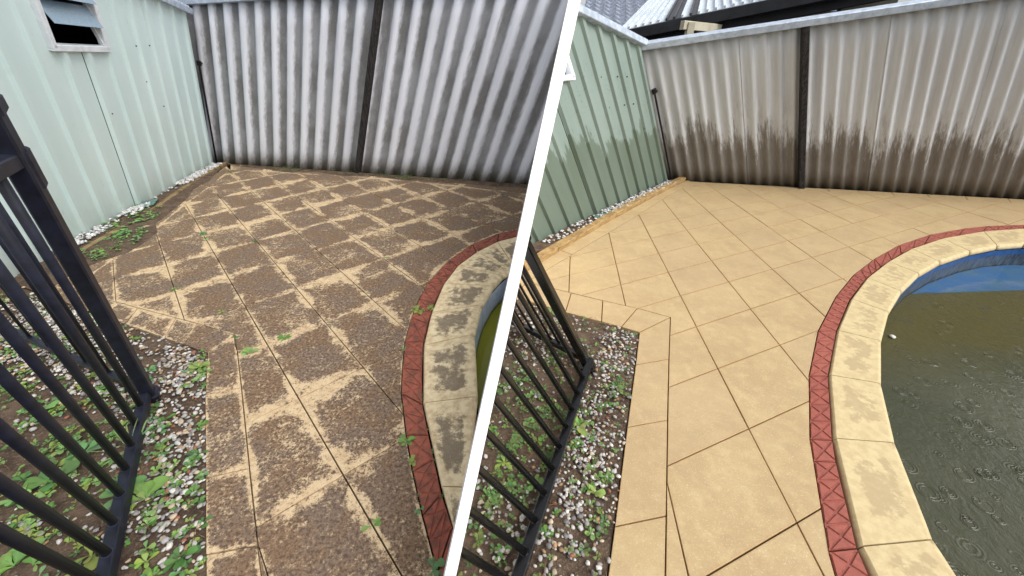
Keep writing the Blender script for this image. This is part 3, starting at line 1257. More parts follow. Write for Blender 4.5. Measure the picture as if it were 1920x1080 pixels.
def window_parts(P, s0, s1, h0, h1, parent, side, louvres=True):
    fr_w = .055
    w = empty('window', P.at((s0 + s1) / 2, h0))
    keep_world(w, parent)
    w.matrix_parent_inverse = Matrix.Identity(4)
    w.location = P.at((s0 + s1) / 2, h0) - parent.location
    base = P.at((s0 + s1) / 2, h0)

    def part(name, bm, mat):
        o = obj(name, bm, mat, None, side=side)
        o.parent = w
        o.matrix_parent_inverse = Matrix.Translation(base).inverted()
        return o
    for name, (a, b) in (('sill', ((s0 - .02, h0), (s1 + .02, h0))), ('head', ((s0, h1), (s1, h1))), ('jamb', ((s0, h0), (s0, h1))), ('jamb', ((s1, h0), (s1, h1)))):
        bm = bmesh.new()
        add_beam(bm, P.at(a[0], a[1], .012), P.at(b[0], b[1], .012), fr_w, .07, P.N, .005)
        part(name, bm, MT['frame'])
    if louvres:
        nl = 3
        H = (h1 - h0) / nl
        for k in range(1, nl):
            hb = h0 + H * (k + .02)
            bm = bmesh.new()
            a = [P.at(s0 + .045, hb, .075), P.at(s1 - .045, hb, .075), P.at(s1 - .045, hb + H * .80, -.02), P.at(s0 + .045, hb + H * .80, -.02)]
            add_hex(bm, a + [p + P.N * .006 for p in a])
            part('louvre', bm, MT['louvre'])
        for sx in (s0 + .035, s1 - .035):
            bm = bmesh.new()
            for k in range(nl):
                hb = h0 + H * k + .03
                add_beam(bm, P.at(sx, hb, .02), P.at(sx, hb + H * .85, -.03), .012, .03, P.N)
            part('louvre_clip', bm, MT['frame'])
    return w


# left shed
PS = Plane(G(400, 307), G(15, 523), UL_S)
PS.L += .9
top_s = slope_top(PS, (357, 22), (318, 4))
hc = top_s(0)
slope = max(.0, min(.16, (PS.hit(318, 4)[1] - PS.hit(357, 22)[1]) / (PS.hit(318, 4)[0] - PS.hit(357, 22)[0])))
topS = lambda s: hc + slope * s
sj = PS.hit(256.6, 379)[0]
pit = sj / 7.35
ribs = [sj - pit * k for k in range(7, 0, -1)] + [sj + pit * k for k in range(0, 24)]
ribs = [r - .0 for r in ribs]
sh = empty('green_shed', PS.at(1, 0))
tag(sh, 'pale green ribbed steel shed with louvred window beside the stained patio', 'shed')
w0, w1 = PS.hit(199, 94), PS.hit(91.7, 96.7)
win = (w0[0] + .03, w1[0] - .03, (w0[1] + w1[1]) / 2 + .03, (w0[1] + w1[1]) / 2 + .03 + .62)
js = [-.005, sj - pit * 4 + .059, sj + .059, sj + 4 * pit + .059, sj + 8 * pit + .059, sj + 12 * pit + .059]
js = [j for j in js if j < PS.L + 1.2]
for k in range(len(js) - 1):
    a, b = js[k], js[k + 1] - .007
    ov = not (b < win[0] or a > win[1])
    shed_sheet(PS, a, b, ribs, topS, MT['shed_l'], sh, -1, win=win if ov else None, off=.003 * (k % 2))
send = js[-1]
shed_body(PS, 0, send, topS, 2.6, sh, -1, MT['shed_l'], MT['zinc'])
window_parts(PS, win[0], win[1], win[2], win[3], sh, -1)
bm = bmesh.new()
add_beam(bm, PS.at(-.05, topS(-.05) + .0, .035), PS.at(send, topS(send), .035), .09, .075, PS.U, .006)
obj('capping', bm, MT['zinc'], sh, side=-1)
for (u, v) in [(254, 86), (279, 85), (290, 85), (311, 85), (274, 153), (305, 147), (325, 144), (306, 199), (209, 213), (71, 254)]:
    s, h = PS.hit(u, v)
    bm = bmesh.new()
    add_tube(bm, [PS.at(s, h, 0), PS.at(s, h, .012)], .008, 6)
    obj('screw', bm, MT['dark'], sh)

# right shed
PT = Plane(G(1252, 339), G(1023, 447), UR_S)
PT.L += 1.5
top_t = slope_top(PT, (1217, 90), (1090, 27))
sjr = PT.hit(1118, 398)[0]
pitr = sjr / 7.35
ribs_r = [sjr - pitr * k for k in range(7, 0, -1)] + [sjr + pitr * k for k in range(0, 16)]
shr = empty('green_shed', PT.at(.6, 0))
tag(shr, 'wet sage green ribbed steel shed beside the clean patio', 'shed')
wr = PT.hit(1075, 152)
winr = (wr[0] + .03, wr[0] + .65, wr[1] + .03, wr[1] + .65)
js = [-.005, sjr - 4 * pitr + .059, sjr + .059, sjr + 4 * pitr + .059, sjr + 8 * pitr + .059]
for k in range(len(js) - 1):
    a, b = js[k], js[k + 1] - .007
    ov = not (b < winr[0] or a > winr[1])
    shed_sheet(PT, a, b, ribs_r, top_t, MT['shed_r'], shr, 1, win=winr if ov else None, off=.003 * (k % 2))
shed_body(PT, 0, js[-1], top_t, 2.2, shr, 1, MT['shed_r'], MT['zinc'])
window_parts(PT, winr[0], winr[1], winr[2], winr[3], shr, 1, louvres=False)
bm = bmesh.new()
add_beam(bm, PT.at(-.05, top_t(-.05), .035), PT.at(js[-1], top_t(js[-1]), .035), .09, .075, PT.U, .006)
obj('capping', bm, MT['zinc'], shr, side=1)
for (u, v) in [(1126, 145), (1147, 145), (1157, 144), (1175, 144), (1141, 202), (1170, 197), (1187, 195)]:
    s, h = PT.hit(u, v)
    bm = bmesh.new()
    add_tube(bm, [PT.at(s, h, 0), PT.at(s, h, .012)], .008, 6)
    obj('screw', bm, MT['dark'], shr)

# thin black pipes in the shed corners
for P, U, tp, side, lab in ((PS, UL_S, (368, 120), -1, 'thin black standpipe between left shed corner and grey fence'),
                            (PT, UR_S, (1229, 174), 1, 'thin black standpipe between right shed corner and beige fence')):
    h = P.hit(*tp)[1]
    e = empty('standpipe', P.at(-.07, 0, .03))
    tag(e, lab, 'pipe')
    bm = bmesh.new()
    add_tube(bm, [P.at(-.07, -.03, .03), P.at(-.07, h, .03)], .014, 8)
    obj('pipe', bm, MT['pipe'], e)
    bm = bmesh.new()
    add_tube(bm, [P.at(-.07, h - .01, .03), P.at(-.07, h + .05, .03)], [.03, .034], 10)
    add_beam(bm, P.at(-.07, h + .02, .03), P.at(-.16, h + .02, .03), .03, .03, P.U, .005)
    obj('tap_head', bm, MT['pipe'], e)


# ------------------------------------------------------------------ black pool fences and gate leaves
def fence_leaf(name, label, base_px, post_px, U, h, rail_to, nb_px, radius, mat, side, post_w=.056, back=None, tops=True):
    zr = .055
    P0 = G(*post_px)
    root = empty(name, P0)
    tag(root, label, 'pool fence')
    bm = bmesh.new()
    pdir = (G(*rail_to) - P0).normalized()
    add_beam(bm, P0 - U * .02, P0 + U * h, post_w, post_w, pdir, .006)
    obj('post', bm, mat, root, side=side)
    bm = bmesh.new()
    add_beam(bm, P0 + U * (h - .002), P0 + U * (h + .035), post_w + .02, post_w + .02, pdir, .012)
    obj('post_cap', bm, mat, root, side=side)
    bm = bmesh.new()
    add_beam(bm, P0 - U * .01, P0 + U * .05, post_w + .03, post_w + .03, pdir, .01)
    obj('post_foot', bm, mat, root, side=side)
    runs = [(rail_to, nb_px, radius, .045, .05)]
    if back:
        runs.append(back)
    for to, bars, r, rw, rh in runs:
        P1 = G(to[0], to[1])
        up = Vector((0, 0, 1))
        bm = bmesh.new()
        add_beam(bm, P0 + up * zr, P1 + up * zr, rw, rh, up, .004)
        obj('bottom_rail', bm, mat, root, side=side)
        if tops:
          bm = bmesh.new()
          add_beam(bm, P0 + U * (h - .16), P1 + U * (h - .16), rw * .9, rh * .9, U, .004)
          obj('top_rail', bm, mat, root, side=side)
        for u, v in bars:
            # nearest point of the rail line to the surveyed foot of the bar
            q = G(u, v, zr + .02)
            t = (q - P0).dot(P1 - P0) / (P1 - P0).length_squared
            b = P0.lerp(P1, t) + up * (zr + .01)
            bm = bmesh.new()
            add_tube(bm, [b, b + U * (h - (.19 if tops else .03))], r, 10)
            o = obj('bar', bm, mat, root, smooth=True, side=side)
            bm = bmesh.new()
            add_tube(bm, [b + U * .008, b + U * .024], r * 1.35, 10)
            obj('bar_collar', bm, mat, root, side=side)
    return root, P0


def solve_h(P0, U, v):
    a, b = .1, 3.0
    for _ in range(50):
        m = (a + b) / 2
        if proj(P0 + U * m)[1] > v:
            a = m
        else:
            b = m
    return a


UGL, UGR = up_of(600, 1300), up_of(1472, 1402)
pl0 = G(283, 745)
hL = solve_h(pl0, UGL, 205)
barsL = [(276, 756), (272, 790), (265, 828), (259, 870), (253, 915), (243, 967), (231, 1023), (213, 1080), (190, 1160)]
backL = ((-160, 545), [(252, 700), (218, 689), (171, 673), (132, 661), (93, 646), (55, 632), (20, 618), (-15, 604), (-50, 590), (-90, 574)], .009, .035, .04)
rootL, _ = fence_leaf('pool_fence', 'black tubular pool fence post and panels left of the stained patio', None, (283, 745), UGL, hL, (200, 1160), barsL, .0148, MT['black'], -1, back=backL)
bm = bmesh.new()
q = pl0 + UGL * (hL - .2)
dd = (G(200, 1160) - pl0).normalized()
add_beam(bm, q - dd * .02 - UGL * .06, q - dd * .02 + UGL * .07, .066, .05, dd, .008)
obj('latch', bm, MT['black'], rootL)

pr0 = G(1102, 690)
hR = 1.02
barsR = [(1090.5, 708), (1084, 738), (1073.6, 768), (1065.4, 801), (1052, 838), (1040, 879), (1028, 926), (1011, 977), (994, 1037), (970, 1095), (948, 1160)]
backR = ((900, 582), [(1071, 647), (1054, 640), (1037, 633), (1018, 625), (999, 617), (980, 610), (962, 603), (944, 597), (926, 590)], .009, .035, .04)
rootR, _ = fence_leaf('pool_fence', 'wet black tubular pool fence post and panels left of the clean patio', None, (1104, 690), UGR, hR, (950, 1160), barsR, .0135, MT['blackwet'], 1, back=backR, post_w=.05, tops=False)


# ------------------------------------------------------------------ garden beds: soil, gravel, weeds
def soil_patch(name, outline_px, label, z0=-.012, amp=.02, step=.035, crown=0.0, kind='structure', zedge=None):
    poly = gpoly(outline_px)
    if area2(poly) < 0:
        poly = poly[::-1]
    xs, ys = [p[0] for p in poly], [p[1] for p in poly]
    pts = [Vector(p) for p in poly]
    nb = len(pts)
    y = min(ys)
    while y < max(ys):
        x = min(xs)
        while x < max(xs):
            p = (x + rnd.uniform(-.3, .3) * step, y + rnd.uniform(-.3, .3) * step)
            if inside(p, poly):
                pts.append(Vector(p))
            x += step
        y += step
    v2, e2, f2, *_ = delaunay_2d_cdt(pts, [], [list(range(nb))], 1, 1e-6)
    seg = [(Vector(poly[i]), Vector(poly[(i + 1) % nb])) for i in range(nb)]

    def zz(v):
        d = 9
        for a, b in seg:
            t = max(0, min(1, (v - a).dot(b - a) / max(1e-9, (b - a).length_squared)))
            d = min(d, (v - a.lerp(b, t)).length)
        k = min(1, d / .10)
        ze = z0 if zedge is None else zedge
        return lerp(ze, z0, k) + k * (crown + amp * (fnoise(v, 3.0, 5) + .6 * fnoise(v, 11, 2) + .35 * fnoise(v, 30, 9)))
    me = bpy.data.meshes.new(name)
    me.from_pydata([(v.x, v.y, zz(v)) for v in v2], [], [tuple(f) for f in f2])
    for p in me.polygons:
        p.use_smooth = True
    o = link(name, me, MT['soil'])
    tag(o, label, 'soil', kind=kind)
    return o, poly


SL, polyL = soil_patch('garden_bed', [(-420, 560), (-160, 500), (15, 524), (60, 545), (95, 557), (190, 593), (308, 634), (389, 663), (384, 740), (385, 896), (385, 1040), (387, 1250), (-500, 1250)],
                       'brown soil bed with gravel under the left pool fence', step=.04)
SR, polyR = soil_patch('garden_bed', [(957, 556), (1060, 586), (1128, 604), (1165, 614), (1198.5, 624), (1191, 684), (1175, 801), (1151, 987), (1129, 1150), (1117, 1250), (806, 1250)],
                       'damp soil bed with gravel between the white divider and clean patio', step=.03)
S1, polyS1 = soil_patch('soil_strip', [(399, 309), (256, 389), (150, 448), (15, 526), (60, 545), (97, 541), (150, 505), (196, 488), (240, 474), (268, 458), (296, 436), (292, 420), (312, 405), (338, 384), (352, 372), (366, 352), (392, 340), (408, 322), (418, 311)],
                        'loose soil spilled along the foot of the left green shed', z0=.004, amp=.018, step=.05, crown=.012, zedge=.001)
S2, polyS2 = soil_patch('soil_strip', [(1251, 341), (1119, 400), (1023, 449), (985, 467), (980, 487), (1031, 466), (1146, 403), (1220, 364), (1278, 334)],
                        'soil strip between the right green shed and timber edging', z0=.02, amp=.015, step=.05)
S3, polyS3 = soil_patch('soil_strip', [(418, 306), (560, 315.5), (700, 325), (850, 335.5), (1000, 346), (998, 354), (930, 350), (870, 346), (800, 341), (745, 337), (690, 330), (640, 330), (590, 322), (540, 323.5), (500, 318), (450, 313)],
                        'weedy dirt line along the foot of the grey fence', z0=.006, amp=.02, step=.05, crown=.012, zedge=-.002)

ICO = None


def ico(sub):
    b = bmesh.new()
    bmesh.ops.create_icosphere(b, subdivisions=sub, radius=1)
    v = np.array([x.co[:] for x in b.verts])
    f = np.array([[y.index for y in x.verts] for x in b.faces])
    b.free()
    return v, f


ICO1, ICO2 = ico(1), ico(2)
nrs = np.random.RandomState(5)


def stones(name, spots, label, pal, sub=2):
    """spots: list of (x,y,z,size)"""
    V0, F0 = ICO2 if sub == 2 else ICO1
    vs, fs, cs = [], [], []
    for k, (x, y, z, r) in enumerate(spots):
        sc = np.array([1.0, nrs.uniform(.6, .95), nrs.uniform(.4, .7)]) * r
        jit = 1 + nrs.uniform(-.13, .13, (len(V0), 1))
        d = nrs.normal(size=3)
        d /= np.linalg.norm(d)
        v = V0 * jit
        cut = v @ d
        v = v - np.outer(np.maximum(cut - .6, 0), d) * .9
        d = nrs.normal(size=3)
        d /= np.linalg.norm(d)
        v = v - np.outer(np.maximum(v @ d - .65, 0), d) * .9
        v = v * sc
        a, b = nrs.uniform(0, 6.283), nrs.uniform(-.5, .5)
        ca, sa, cb, sb = math.cos(a), math.sin(a), math.cos(b), math.sin(b)
        R = np.array([[ca, -sa, 0], [sa, ca, 0], [0, 0, 1]]) @ np.array([[1, 0, 0], [0, cb, -sb], [0, sb, cb]])
        v = v @ R.T + np.array([x, y, z + r * .22])
        fs.append(F0 + len(V0) * k)
        vs.append(v)
        c = np.array(pal[nrs.choice(len(pal), p=PALW[:len(pal)] / PALW[:len(pal)].sum())][:3]) * nrs.uniform(.8, 1.12)
        cs.append(np.tile(np.append(np.clip(c, 0, .95), 1), (len(V0), 1)))
    V, Fc, Cc = np.vstack(vs), np.vstack(fs), np.vstack(cs)
    me = bpy.data.meshes.new(name)
    me.from_pydata(V.tolist(), [], Fc.tolist())
    me.attributes.new('tint', 'FLOAT_COLOR', 'POINT').data.foreach_set('color', Cc.astype(np.float32).ravel())
    me.polygons.foreach_set('use_smooth', [True] * len(me.polygons))
    o = link(name, me, MT['stone'])
    tag(o, label, 'gravel', kind='stuff')
    return o


PALW = np.array([.26, .22, .2, .12, .1, .06, .04])
PAL = [lin(c) for c in ((212, 208, 200), (186, 182, 178), (158, 154, 150), (196, 178, 152), (128, 124, 122), (168, 134, 100), (150, 96, 70))]
PALWHITE = [lin(c) for c in ((224, 224, 222), (210, 210, 210), (190, 190, 190), (214, 210, 198))]


def scatter(poly, n, dens, z, rmin, rmax, maxtry=60000):
    xs, ys = [p[0] for p in poly], [p[1] for p in poly]
    out = []
    for _ in range(maxtry):
        if len(out) >= n:
            break
        x, y = rnd.uniform(min(xs), max(xs)), rnd.uniform(min(ys), max(ys))
        if not inside((x, y), poly):
            continue
        if rnd.random() > dens(x, y):
            continue
        r = rmin + (rmax - rmin) * rnd.random() ** 1.6
        out.append((x, y, z + rnd.uniform(-.002, .006), r))
    return out


def px_of(x, y):
    return proj(Vector((x, y, 0)))


def blob(u, v, cu, cv, su, sv):
    return math.exp(-((u - cu) / su) ** 2 - ((v - cv) / sv) ** 2)


def grav_l(x, y):
    u, v = px_of(x, y)
    rail = 290 - (v - 740) * .22
    if u > rail - 4 and v > 640:
        d = .30 + 1.0 * blob(u, v, 330, 690, 70, 60) + .9 * blob(u, v, 345, 860, 45, 60) + .55 * blob(u, v, 320, 960, 50, 90) + .4 * fnoise((x, y), 5, 3)
    else:
        d = .9 * blob(u, v, 40, 640, 130, 65) + .7 * blob(u, v, 200, 700, 90, 45) + .8 * blob(u, v, 160, 610, 110, 40) + .25 * blob(u, v, 240, 800, 50, 100) + .10 * blob(u, v, 170, 1000, 60, 80) + .02 + .5 * max(0, fnoise((x, y), 4, 8) - .15)
    return max(0, min(1, d))


def grav_r(x, y):
    u, v = px_of(x, y)
    rail = 1110 - (v - 690) * .37
    if u > rail:
        d = .55 * blob(u, v, 1150, 670, 60, 60) + .7 * blob(u, v, 1120, 800, 50, 70) + .9 * blob(u, v, 1085, 920, 60, 70) + .6 * blob(u, v, 1060, 1040, 60, 60) + .12 + .3 * fnoise((x, y), 6, 3)
    else:
        d = .75 * blob(u, v, 1020, 620, 60, 45) + .5 * blob(u, v, 960, 960, 70, 60) + .4 * blob(u, v, 940, 1080, 60, 60) + .25 * blob(u, v, 990, 690, 50, 40) + .05
    return max(0, min(1, d))


stones('gravel', scatter(polyL, 3900, grav_l, -.002, .006, .016), 'pale mixed gravel around the foot of the left pool fence', PAL)
stones('gravel', scatter(polyR, 1900, grav_r, -.002, .0055, .0135), 'pale mixed gravel around the foot of the right pool fence', PAL)


def strip_spots(a, b, n, wid, z, r0, r1, wt=lambda t: 1.0):
    A, B = G(*a), G(*b)
    d = (B - A).normalized()
    nn = Vector((-d.y, d.x, 0))
    if nn.x < 0:
        nn.negate()
    out = []
    while len(out) < n:
        t = rnd.random()
        if rnd.random() > wt(t):
            continue
        p = A.lerp(B, t) + nn * (wid * (.1 + .8 * rnd.random()))
        out.append((p.x, p.y, z + rnd.uniform(0, .02), rnd.uniform(r0, r1)))
    return out


PALW_keep = PALW
stones('white_pebbles', strip_spots((398, 311), (95, 478), 620, .20, .025, .014, .028, lambda t: 1.0 if t < .36 else (.02 if t < .62 else (.9 if t < .72 else (.25 if t < .85 else .9)))),
       'white pebbles heaped along the foot of the left green shed', PALWHITE, 1)
stones('white_pebbles', strip_spots((1248, 343), (1010, 456), 430, .18, .03, .012, .024, lambda t: .9 if t < .62 else (.12 if t < .74 else .4)),
       'white pebbles in the strip along the right green shed', PALWHITE, 1)


# leaves ------------------------------------------------------------
def leaf_geo(vs, fs, cs, base, ang, length, width, rise, droop, col):
    """one spoon shaped leaf, creased along its midrib"""
    d = Vector((math.cos(ang), math.sin(ang), 0))
    s = Vector((-d.y, d.x, 0))
    k0 = len(vs)
    prof = [(0, .10), (.3, .30), (.55, .85), (.78, 1.0), (.93, .62), (1.0, .05)]
    tw = rnd.uniform(-.4, .4)
    for t, w in prof:
        c = Vector(base) + d * (length * t * math.cos(rise)) + Vector((0, 0, length * (math.sin(rise) * t - droop * t * t)))
        sw = s * math.cos(tw) + Vector((0, 0, math.sin(tw)))
        hw = width * .5 * w
        vs.append(tuple(c - sw * hw + Vector((0, 0, hw * .25))))
        vs.append(tuple(c))
        vs.append(tuple(c + sw * hw + Vector((0, 0, hw * .25))))
        f = .92 + .16 * t
        for q in range(3):
            g = f * (1.12 if q == 1 else 1.0)
            cs.append((col[0] * g, col[1] * g, col[2] * g, 1))
    for i in range(len(prof) - 1):
        a = k0 + i * 3
        fs.append((a, a + 1, a + 4, a + 3))
        fs.append((a + 1, a + 2, a + 5, a + 4))


GREENS = [lin(c) for c in ((122, 160, 84), (104, 146, 72), (140, 174, 104), (112, 152, 98), (148, 168, 86), (92, 130, 72))]
DGREENS = [lin(c) for c in ((98, 130, 72), (86, 118, 64), (112, 142, 82), (124, 138, 76))]


def weed_geo(vs, fs, cs, c, size, n, pal, upright=.5):
    col = rnd.choice(pal)
    for k in range(n):
        a = rnd.uniform(0, 6.283)
        inner = rnd.random()
        L = size * lerp(.45, 1.0, inner) * rnd.uniform(.8, 1.15)
        r = lerp(1.1, .25, inner) * upright + rnd.uniform(.05, .25)
        cc = tuple(x * rnd.uniform(.85, 1.2) for x in col[:3])
        leaf_geo(vs, fs, cs, (c[0] + rnd.uniform(-.1, .1) * size, c[1] + rnd.uniform(-.1, .1) * size, c[2]), a, L, L * rnd.uniform(.38, .62), r, rnd.uniform(.1, .4), cc)


def leaf_obj(name, data, label, cat, kind=None, group=None):
    vs, fs, cs = data
    o0 = Vector((0, 0, 0))
    me = bpy.data.meshes.new(name)
    if kind != 'stuff':
        arr = np.array(vs)
        o0 = Vector((float(arr[:, 0].mean()), float(arr[:, 1].mean()), float(arr[:, 2].min())))
        vs = [(a - o0.x, b - o0.y, c - o0.z) for a, b, c in vs]
    me.from_pydata(vs, [], fs)
    me.attributes.new('tint', 'FLOAT_COLOR', 'POINT').data.foreach_set('color', np.array(cs, dtype=np.float32).ravel())
    me.polygons.foreach_set('use_smooth', [True] * len(me.polygons))
    o = link(name, me, MT['leaf'])
    o.location = o0
    tag(o, label, cat, group, kind)
    return o


def weeds_l(x, y):
    u, v = px_of(x, y)
    rail = 290 - (v - 740) * .22
    if u > rail:
        d = .9 * blob(u, v, 380, 690, 22, 40) + .75 * blob(u, v, 375, 840, 22, 60) + .7 * blob(u, v, 290, 860, 30, 90) + .9 * blob(u, v, 310, 1020, 60, 80) + .5 * blob(u, v, 375, 1020, 20, 80)
    else:
        d = .75 * blob(u, v, 150, 790, 90, 60) + .7 * blob(u, v, 60, 950, 70, 70) + .7 * blob(u, v, 30, 720, 40, 40) + .8 * blob(u, v, 110, 1050, 60, 50) + .6 * blob(u, v, 190, 880, 50, 50) + .4 * blob(u, v, 90, 670, 80, 30) + .12 + .3 * blob(u, v, 0, 840, 60, 40)
        d *= .75 + .9 * fnoise((x, y), 6, 12)
    return max(0, min(1, d))


def weeds_r(x, y):
    u, v = px_of(x, y)
    rail = 1110 - (v - 690) * .37
    if u > rail:
        d = .8 * blob(u, v, 1150, 730, 40, 40) + .8 * blob(u, v, 1085, 810, 35, 50) + .7 * blob(u, v, 1120, 900, 50, 50) + .6 * blob(u, v, 1040, 1020, 50, 60) + .5 * blob(u, v, 1130, 1000, 30, 60) + .08
    else:
        d = .9 * blob(u, v, 1000, 740, 70, 50) + .8 * blob(u, v, 1030, 810, 40, 50) + .7 * blob(u, v, 950, 830, 40, 60) + .7 * blob(u, v, 960, 920, 60, 40) + .6 * blob(u, v, 900, 1000, 50, 60) + .2
    d *= .8 + .8 * fnoise((x, y), 7, 4)
    return max(0, min(1, d))


D = ([], [], [])
for x, y, z, r in scatter(polyL, 760, weeds_l, .002, .02, .055):
    weed_geo(*D, (x, y, z), r, rnd.randint(5, 9), GREENS)
leaf_obj('ground_cover', D, 'low leafy weeds spread over the left garden bed', 'weeds', 'stuff')
D = ([], [], [])
for x, y, z, r in scatter(polyR, 620, weeds_r, .002, .014, .038):
    weed_geo(*D, (x, y, z), r, rnd.randint(5, 9), DGREENS + GREENS[:2])
leaf_obj('ground_cover', D, 'low leafy weeds spread over the right garden bed', 'weeds', 'stuff')
D = ([], [], [])
for x, y, z, r in scatter(polyS3, 150, lambda x, y: .15 + blob(*px_of(x, y), 770, 332, 60, 12) + blob(*px_of(x, y), 545, 318, 30, 9), .02, .02, .05):
    weed_geo(*D, (x, y, z), r, 5, DGREENS)
leaf_obj('ground_cover', D, 'scrappy green weeds along the foot of the grey fence', 'weeds', 'stuff')
D = ([], [], [])
for x, y, z, r in scatter(polyS1, 130, lambda x, y: blob(*px_of(x, y), 225, 445, 38, 18) + .8 * blob(*px_of(x, y), 262, 405, 32, 14) + .5 * blob(*px_of(x, y), 180, 482, 25, 10), .02, .03, .075):
    weed_geo(*D, (x, y, z), r, 7, GREENS[:4])
leaf_obj('ground_cover', D, 'green weeds on the soil by the left green shed', 'weeds', 'stuff')
# moss and tiny weeds in the joints of the stained red band
D = ([], [], [])
for k in range(len(BL_OUT) - 1):
    for _ in range(5 if 4 < k < 13 else 2):
        t = rnd.random()
        p = BL_OUT[k] if rnd.random() < .6 else BL_IN[k]
        q = (BL_OUT if p is BL_OUT[k] else BL_IN)[k + 1]
        g = G(lerp(p[0], q[0], t), lerp(p[1], q[1], t))
        weed_geo(*D, (g.x, g.y, .0), rnd.uniform(.008, .018), 4, DGREENS)
leaf_obj('ground_cover', D, 'tiny weeds in the joints of the stained red band', 'weeds', 'stuff')

CRACK = [((467, 660), .075, 12, 'star shaped green weed in the joint near the notch corner of the paving'),
         ((533, 634), .055, 9, 'small green weed in the paving joint right of the notch corner'),
         ((380, 438), .07, 9, 'pale weed in the joint near the left shed edge of the paving'),
         ((387, 449), .04, 6, 'tiny weed just below the pale joint weed near the shed'),
         ((478, 453), .05, 7, 'low weed tuft on the joint in the middle of the far stained pavers'),
         ((415, 584), .045, 7, 'sprouting weed on the joint above the notch corner'),
         ((327, 543), .05, 7, 'small weed at the joint beside the left fence post'),
         ((440, 632), .035, 6, 'little weed at the inner corner of the border pavers'),
         ((786, 583), .075, 14, 'bushy weed clump at the outer side of the red band bend'),
         ((812, 577), .06, 12, 'bushy weed clump at the inner side of the red band bend'),
         ((763, 828), .055, 12, 'leafy weed clump where a joint meets the red band'),
         ((772, 868), .04, 8, 'small leafy weed below the clump beside the red band'),
         ((700, 985), .05, 6, 'weed with long leaves in the wide joint at bottom'),
         ((812, 1068), .06, 9, 'broad leaved weed at the lower end of the red band'),
         ((787, 955), .03, 7, 'small weed at the outer edge of the lower red band'),
         ((723, 484), .035, 5, 'small weed on the joint among the upper right stained pavers'),
         ((430, 325), .06, 8, 'green weed at the far corner of the stained patio'),
         ((757, 655), .035, 8, 'little weed in the joint left of the red band')]
for (u, v), sz, n, lab in CRACK:
    D = ([], [], [])
    g = G(u, v)
    weed_geo(*D, (g.x, g.y, 0.001), sz, n, GREENS, .35)
    leaf_obj('weed', D, lab, 'weed')
# larger broad-leaved plants in the beds
PLANTS = [((95, 905), .12, 9, 'broad leaved pale green weed in the left bed below the fence rail'),
          ((40, 935), .10, 9, 'large leafy weed at the left edge behind the pool fence bars'),
          ((235, 925), .12, 10, 'big leafy weed leaning on the left bottom rail'),
          ((275, 935), .10, 10, 'big leafy weed on the patio side of the left bottom rail'),
          ((175, 1040), .11, 8, 'long leaved weed near the bottom of the left bed'),
          ((340, 1045), .085, 9, 'leafy weed on gravel at the bottom of the left bed'),
          ((80, 765), .10, 9, 'round leafy weed high up in the left bed'),
          ((28, 1060), .10, 9, 'weed rosette in the bottom left corner of the bed'),
          ((155, 850), .09, 10, 'dense low weed in the middle of the left bed'),
          ((372, 690), .07, 16, 'dense weed tuft at the notch corner of the stained paving'),
          ((1000, 905), .06, 8, 'large leaved weed behind the bars in the right bed'),
          ((1085, 800), .075, 12, 'leafy weed beside the rail in the right bed'),
          ((945, 870), .055, 8, 'leafy weed beside the white divider in the right bed'),
          ((1115, 925), .06, 9, 'small leafy weed among gravel by the clean border pavers')]
for (u, v), sz, n, lab in PLANTS:
    D = ([], [], [])
    g = G(u, v)
    weed_geo(*D, (g.x, g.y, 0.004), sz, n, GREENS, .55)
    leaf_obj('weed', D, lab, 'weed')
# a grassy tuft by the left rail
D = ([], [], [])
g = G(252, 845)
for k in range(22):
    a = rnd.uniform(0, 6.28)
    leaf_geo(*D, (g.x + rnd.uniform(-.02, .02), g.y + rnd.uniform(-.02, .02), .01), a, rnd.uniform(.1, .2), .008, rnd.uniform(.5, 1.2), rnd.uniform(.1, .6), tuple(x * rnd.uniform(.8, 1.2) for x in lin((126, 158, 104))[:3]))
leaf_obj('grass_tuft', D, 'thin bladed grass tuft at the left bottom rail', 'grass')

# dry twigs and straw
bm = bmesh.new()
for poly, n in ((polyL, 170), (polyR, 90), (polyS3, 50), (polyS1, 50)):
    for x, y, z, r in scatter(poly, n, lambda x, y: .8, .012, .02, .06):
        a = rnd.uniform(0, 3.14)
        d = Vector((math.cos(a), math.sin(a), rnd.uniform(-.1, .15))) * r
        p = Vector((x, y, .014))
        add_tube(bm, [p - d, p + Vector((rnd.uniform(-.1, .1) * r, rnd.uniform(-.1, .1) * r, .004)), p + d], [.0012, .0016, .0008], 4)
tag(obj('straw_litter', bm, MT['twig']), 'dry straw and twigs littering the garden beds', 'litter', kind='stuff')


# ------------------------------------------------------------------ timber edging, glass offcuts
def edging(label, pts, h, w, mat, cutends):
    e = empty('timber_edging', G(*pts[0]))
    tag(e, label, 'edging')
    for a, b in zip(pts, pts[1:]):
        A, B = G(*a), G(*b)
        d = (B - A).normalized()
        bm = bmesh.new()
        n = 8
        s = Vector((-d.y, d.x, 0))
        rings = []
        for i in range(n + 1):
            t = i / n
            p = (A + d * .004).lerp(B - d * .004, t)
            wob = .004 * fnoise(p, 3)
            ring = []
            for x, z in ((-w / 2, -.04), (w / 2, -.04), (w / 2, h - .008), (w / 2 - .008, h), (-w / 2 + .008, h), (-w / 2, h - .008)):
                ring.append(bm.verts.new(p + s * (x + wob) + Vector((0, 0, z + (wob if z > 0 else 0)))))
            rings.append(ring)
        for r0, r1 in zip(rings, rings[1:]):
            for i in range(6):
                bm.faces.new((r0[i], r0[(i + 1) % 6], r1[(i + 1) % 6], r1[i]))
        bm.faces.new(rings[0][::-1])
        bm.faces.new(rings[-1])
        bmesh.ops.recalc_face_normals(bm, faces=bm.faces)
        obj('board', bm, mat, e, side=1 if label.startswith('fresh') else -1)


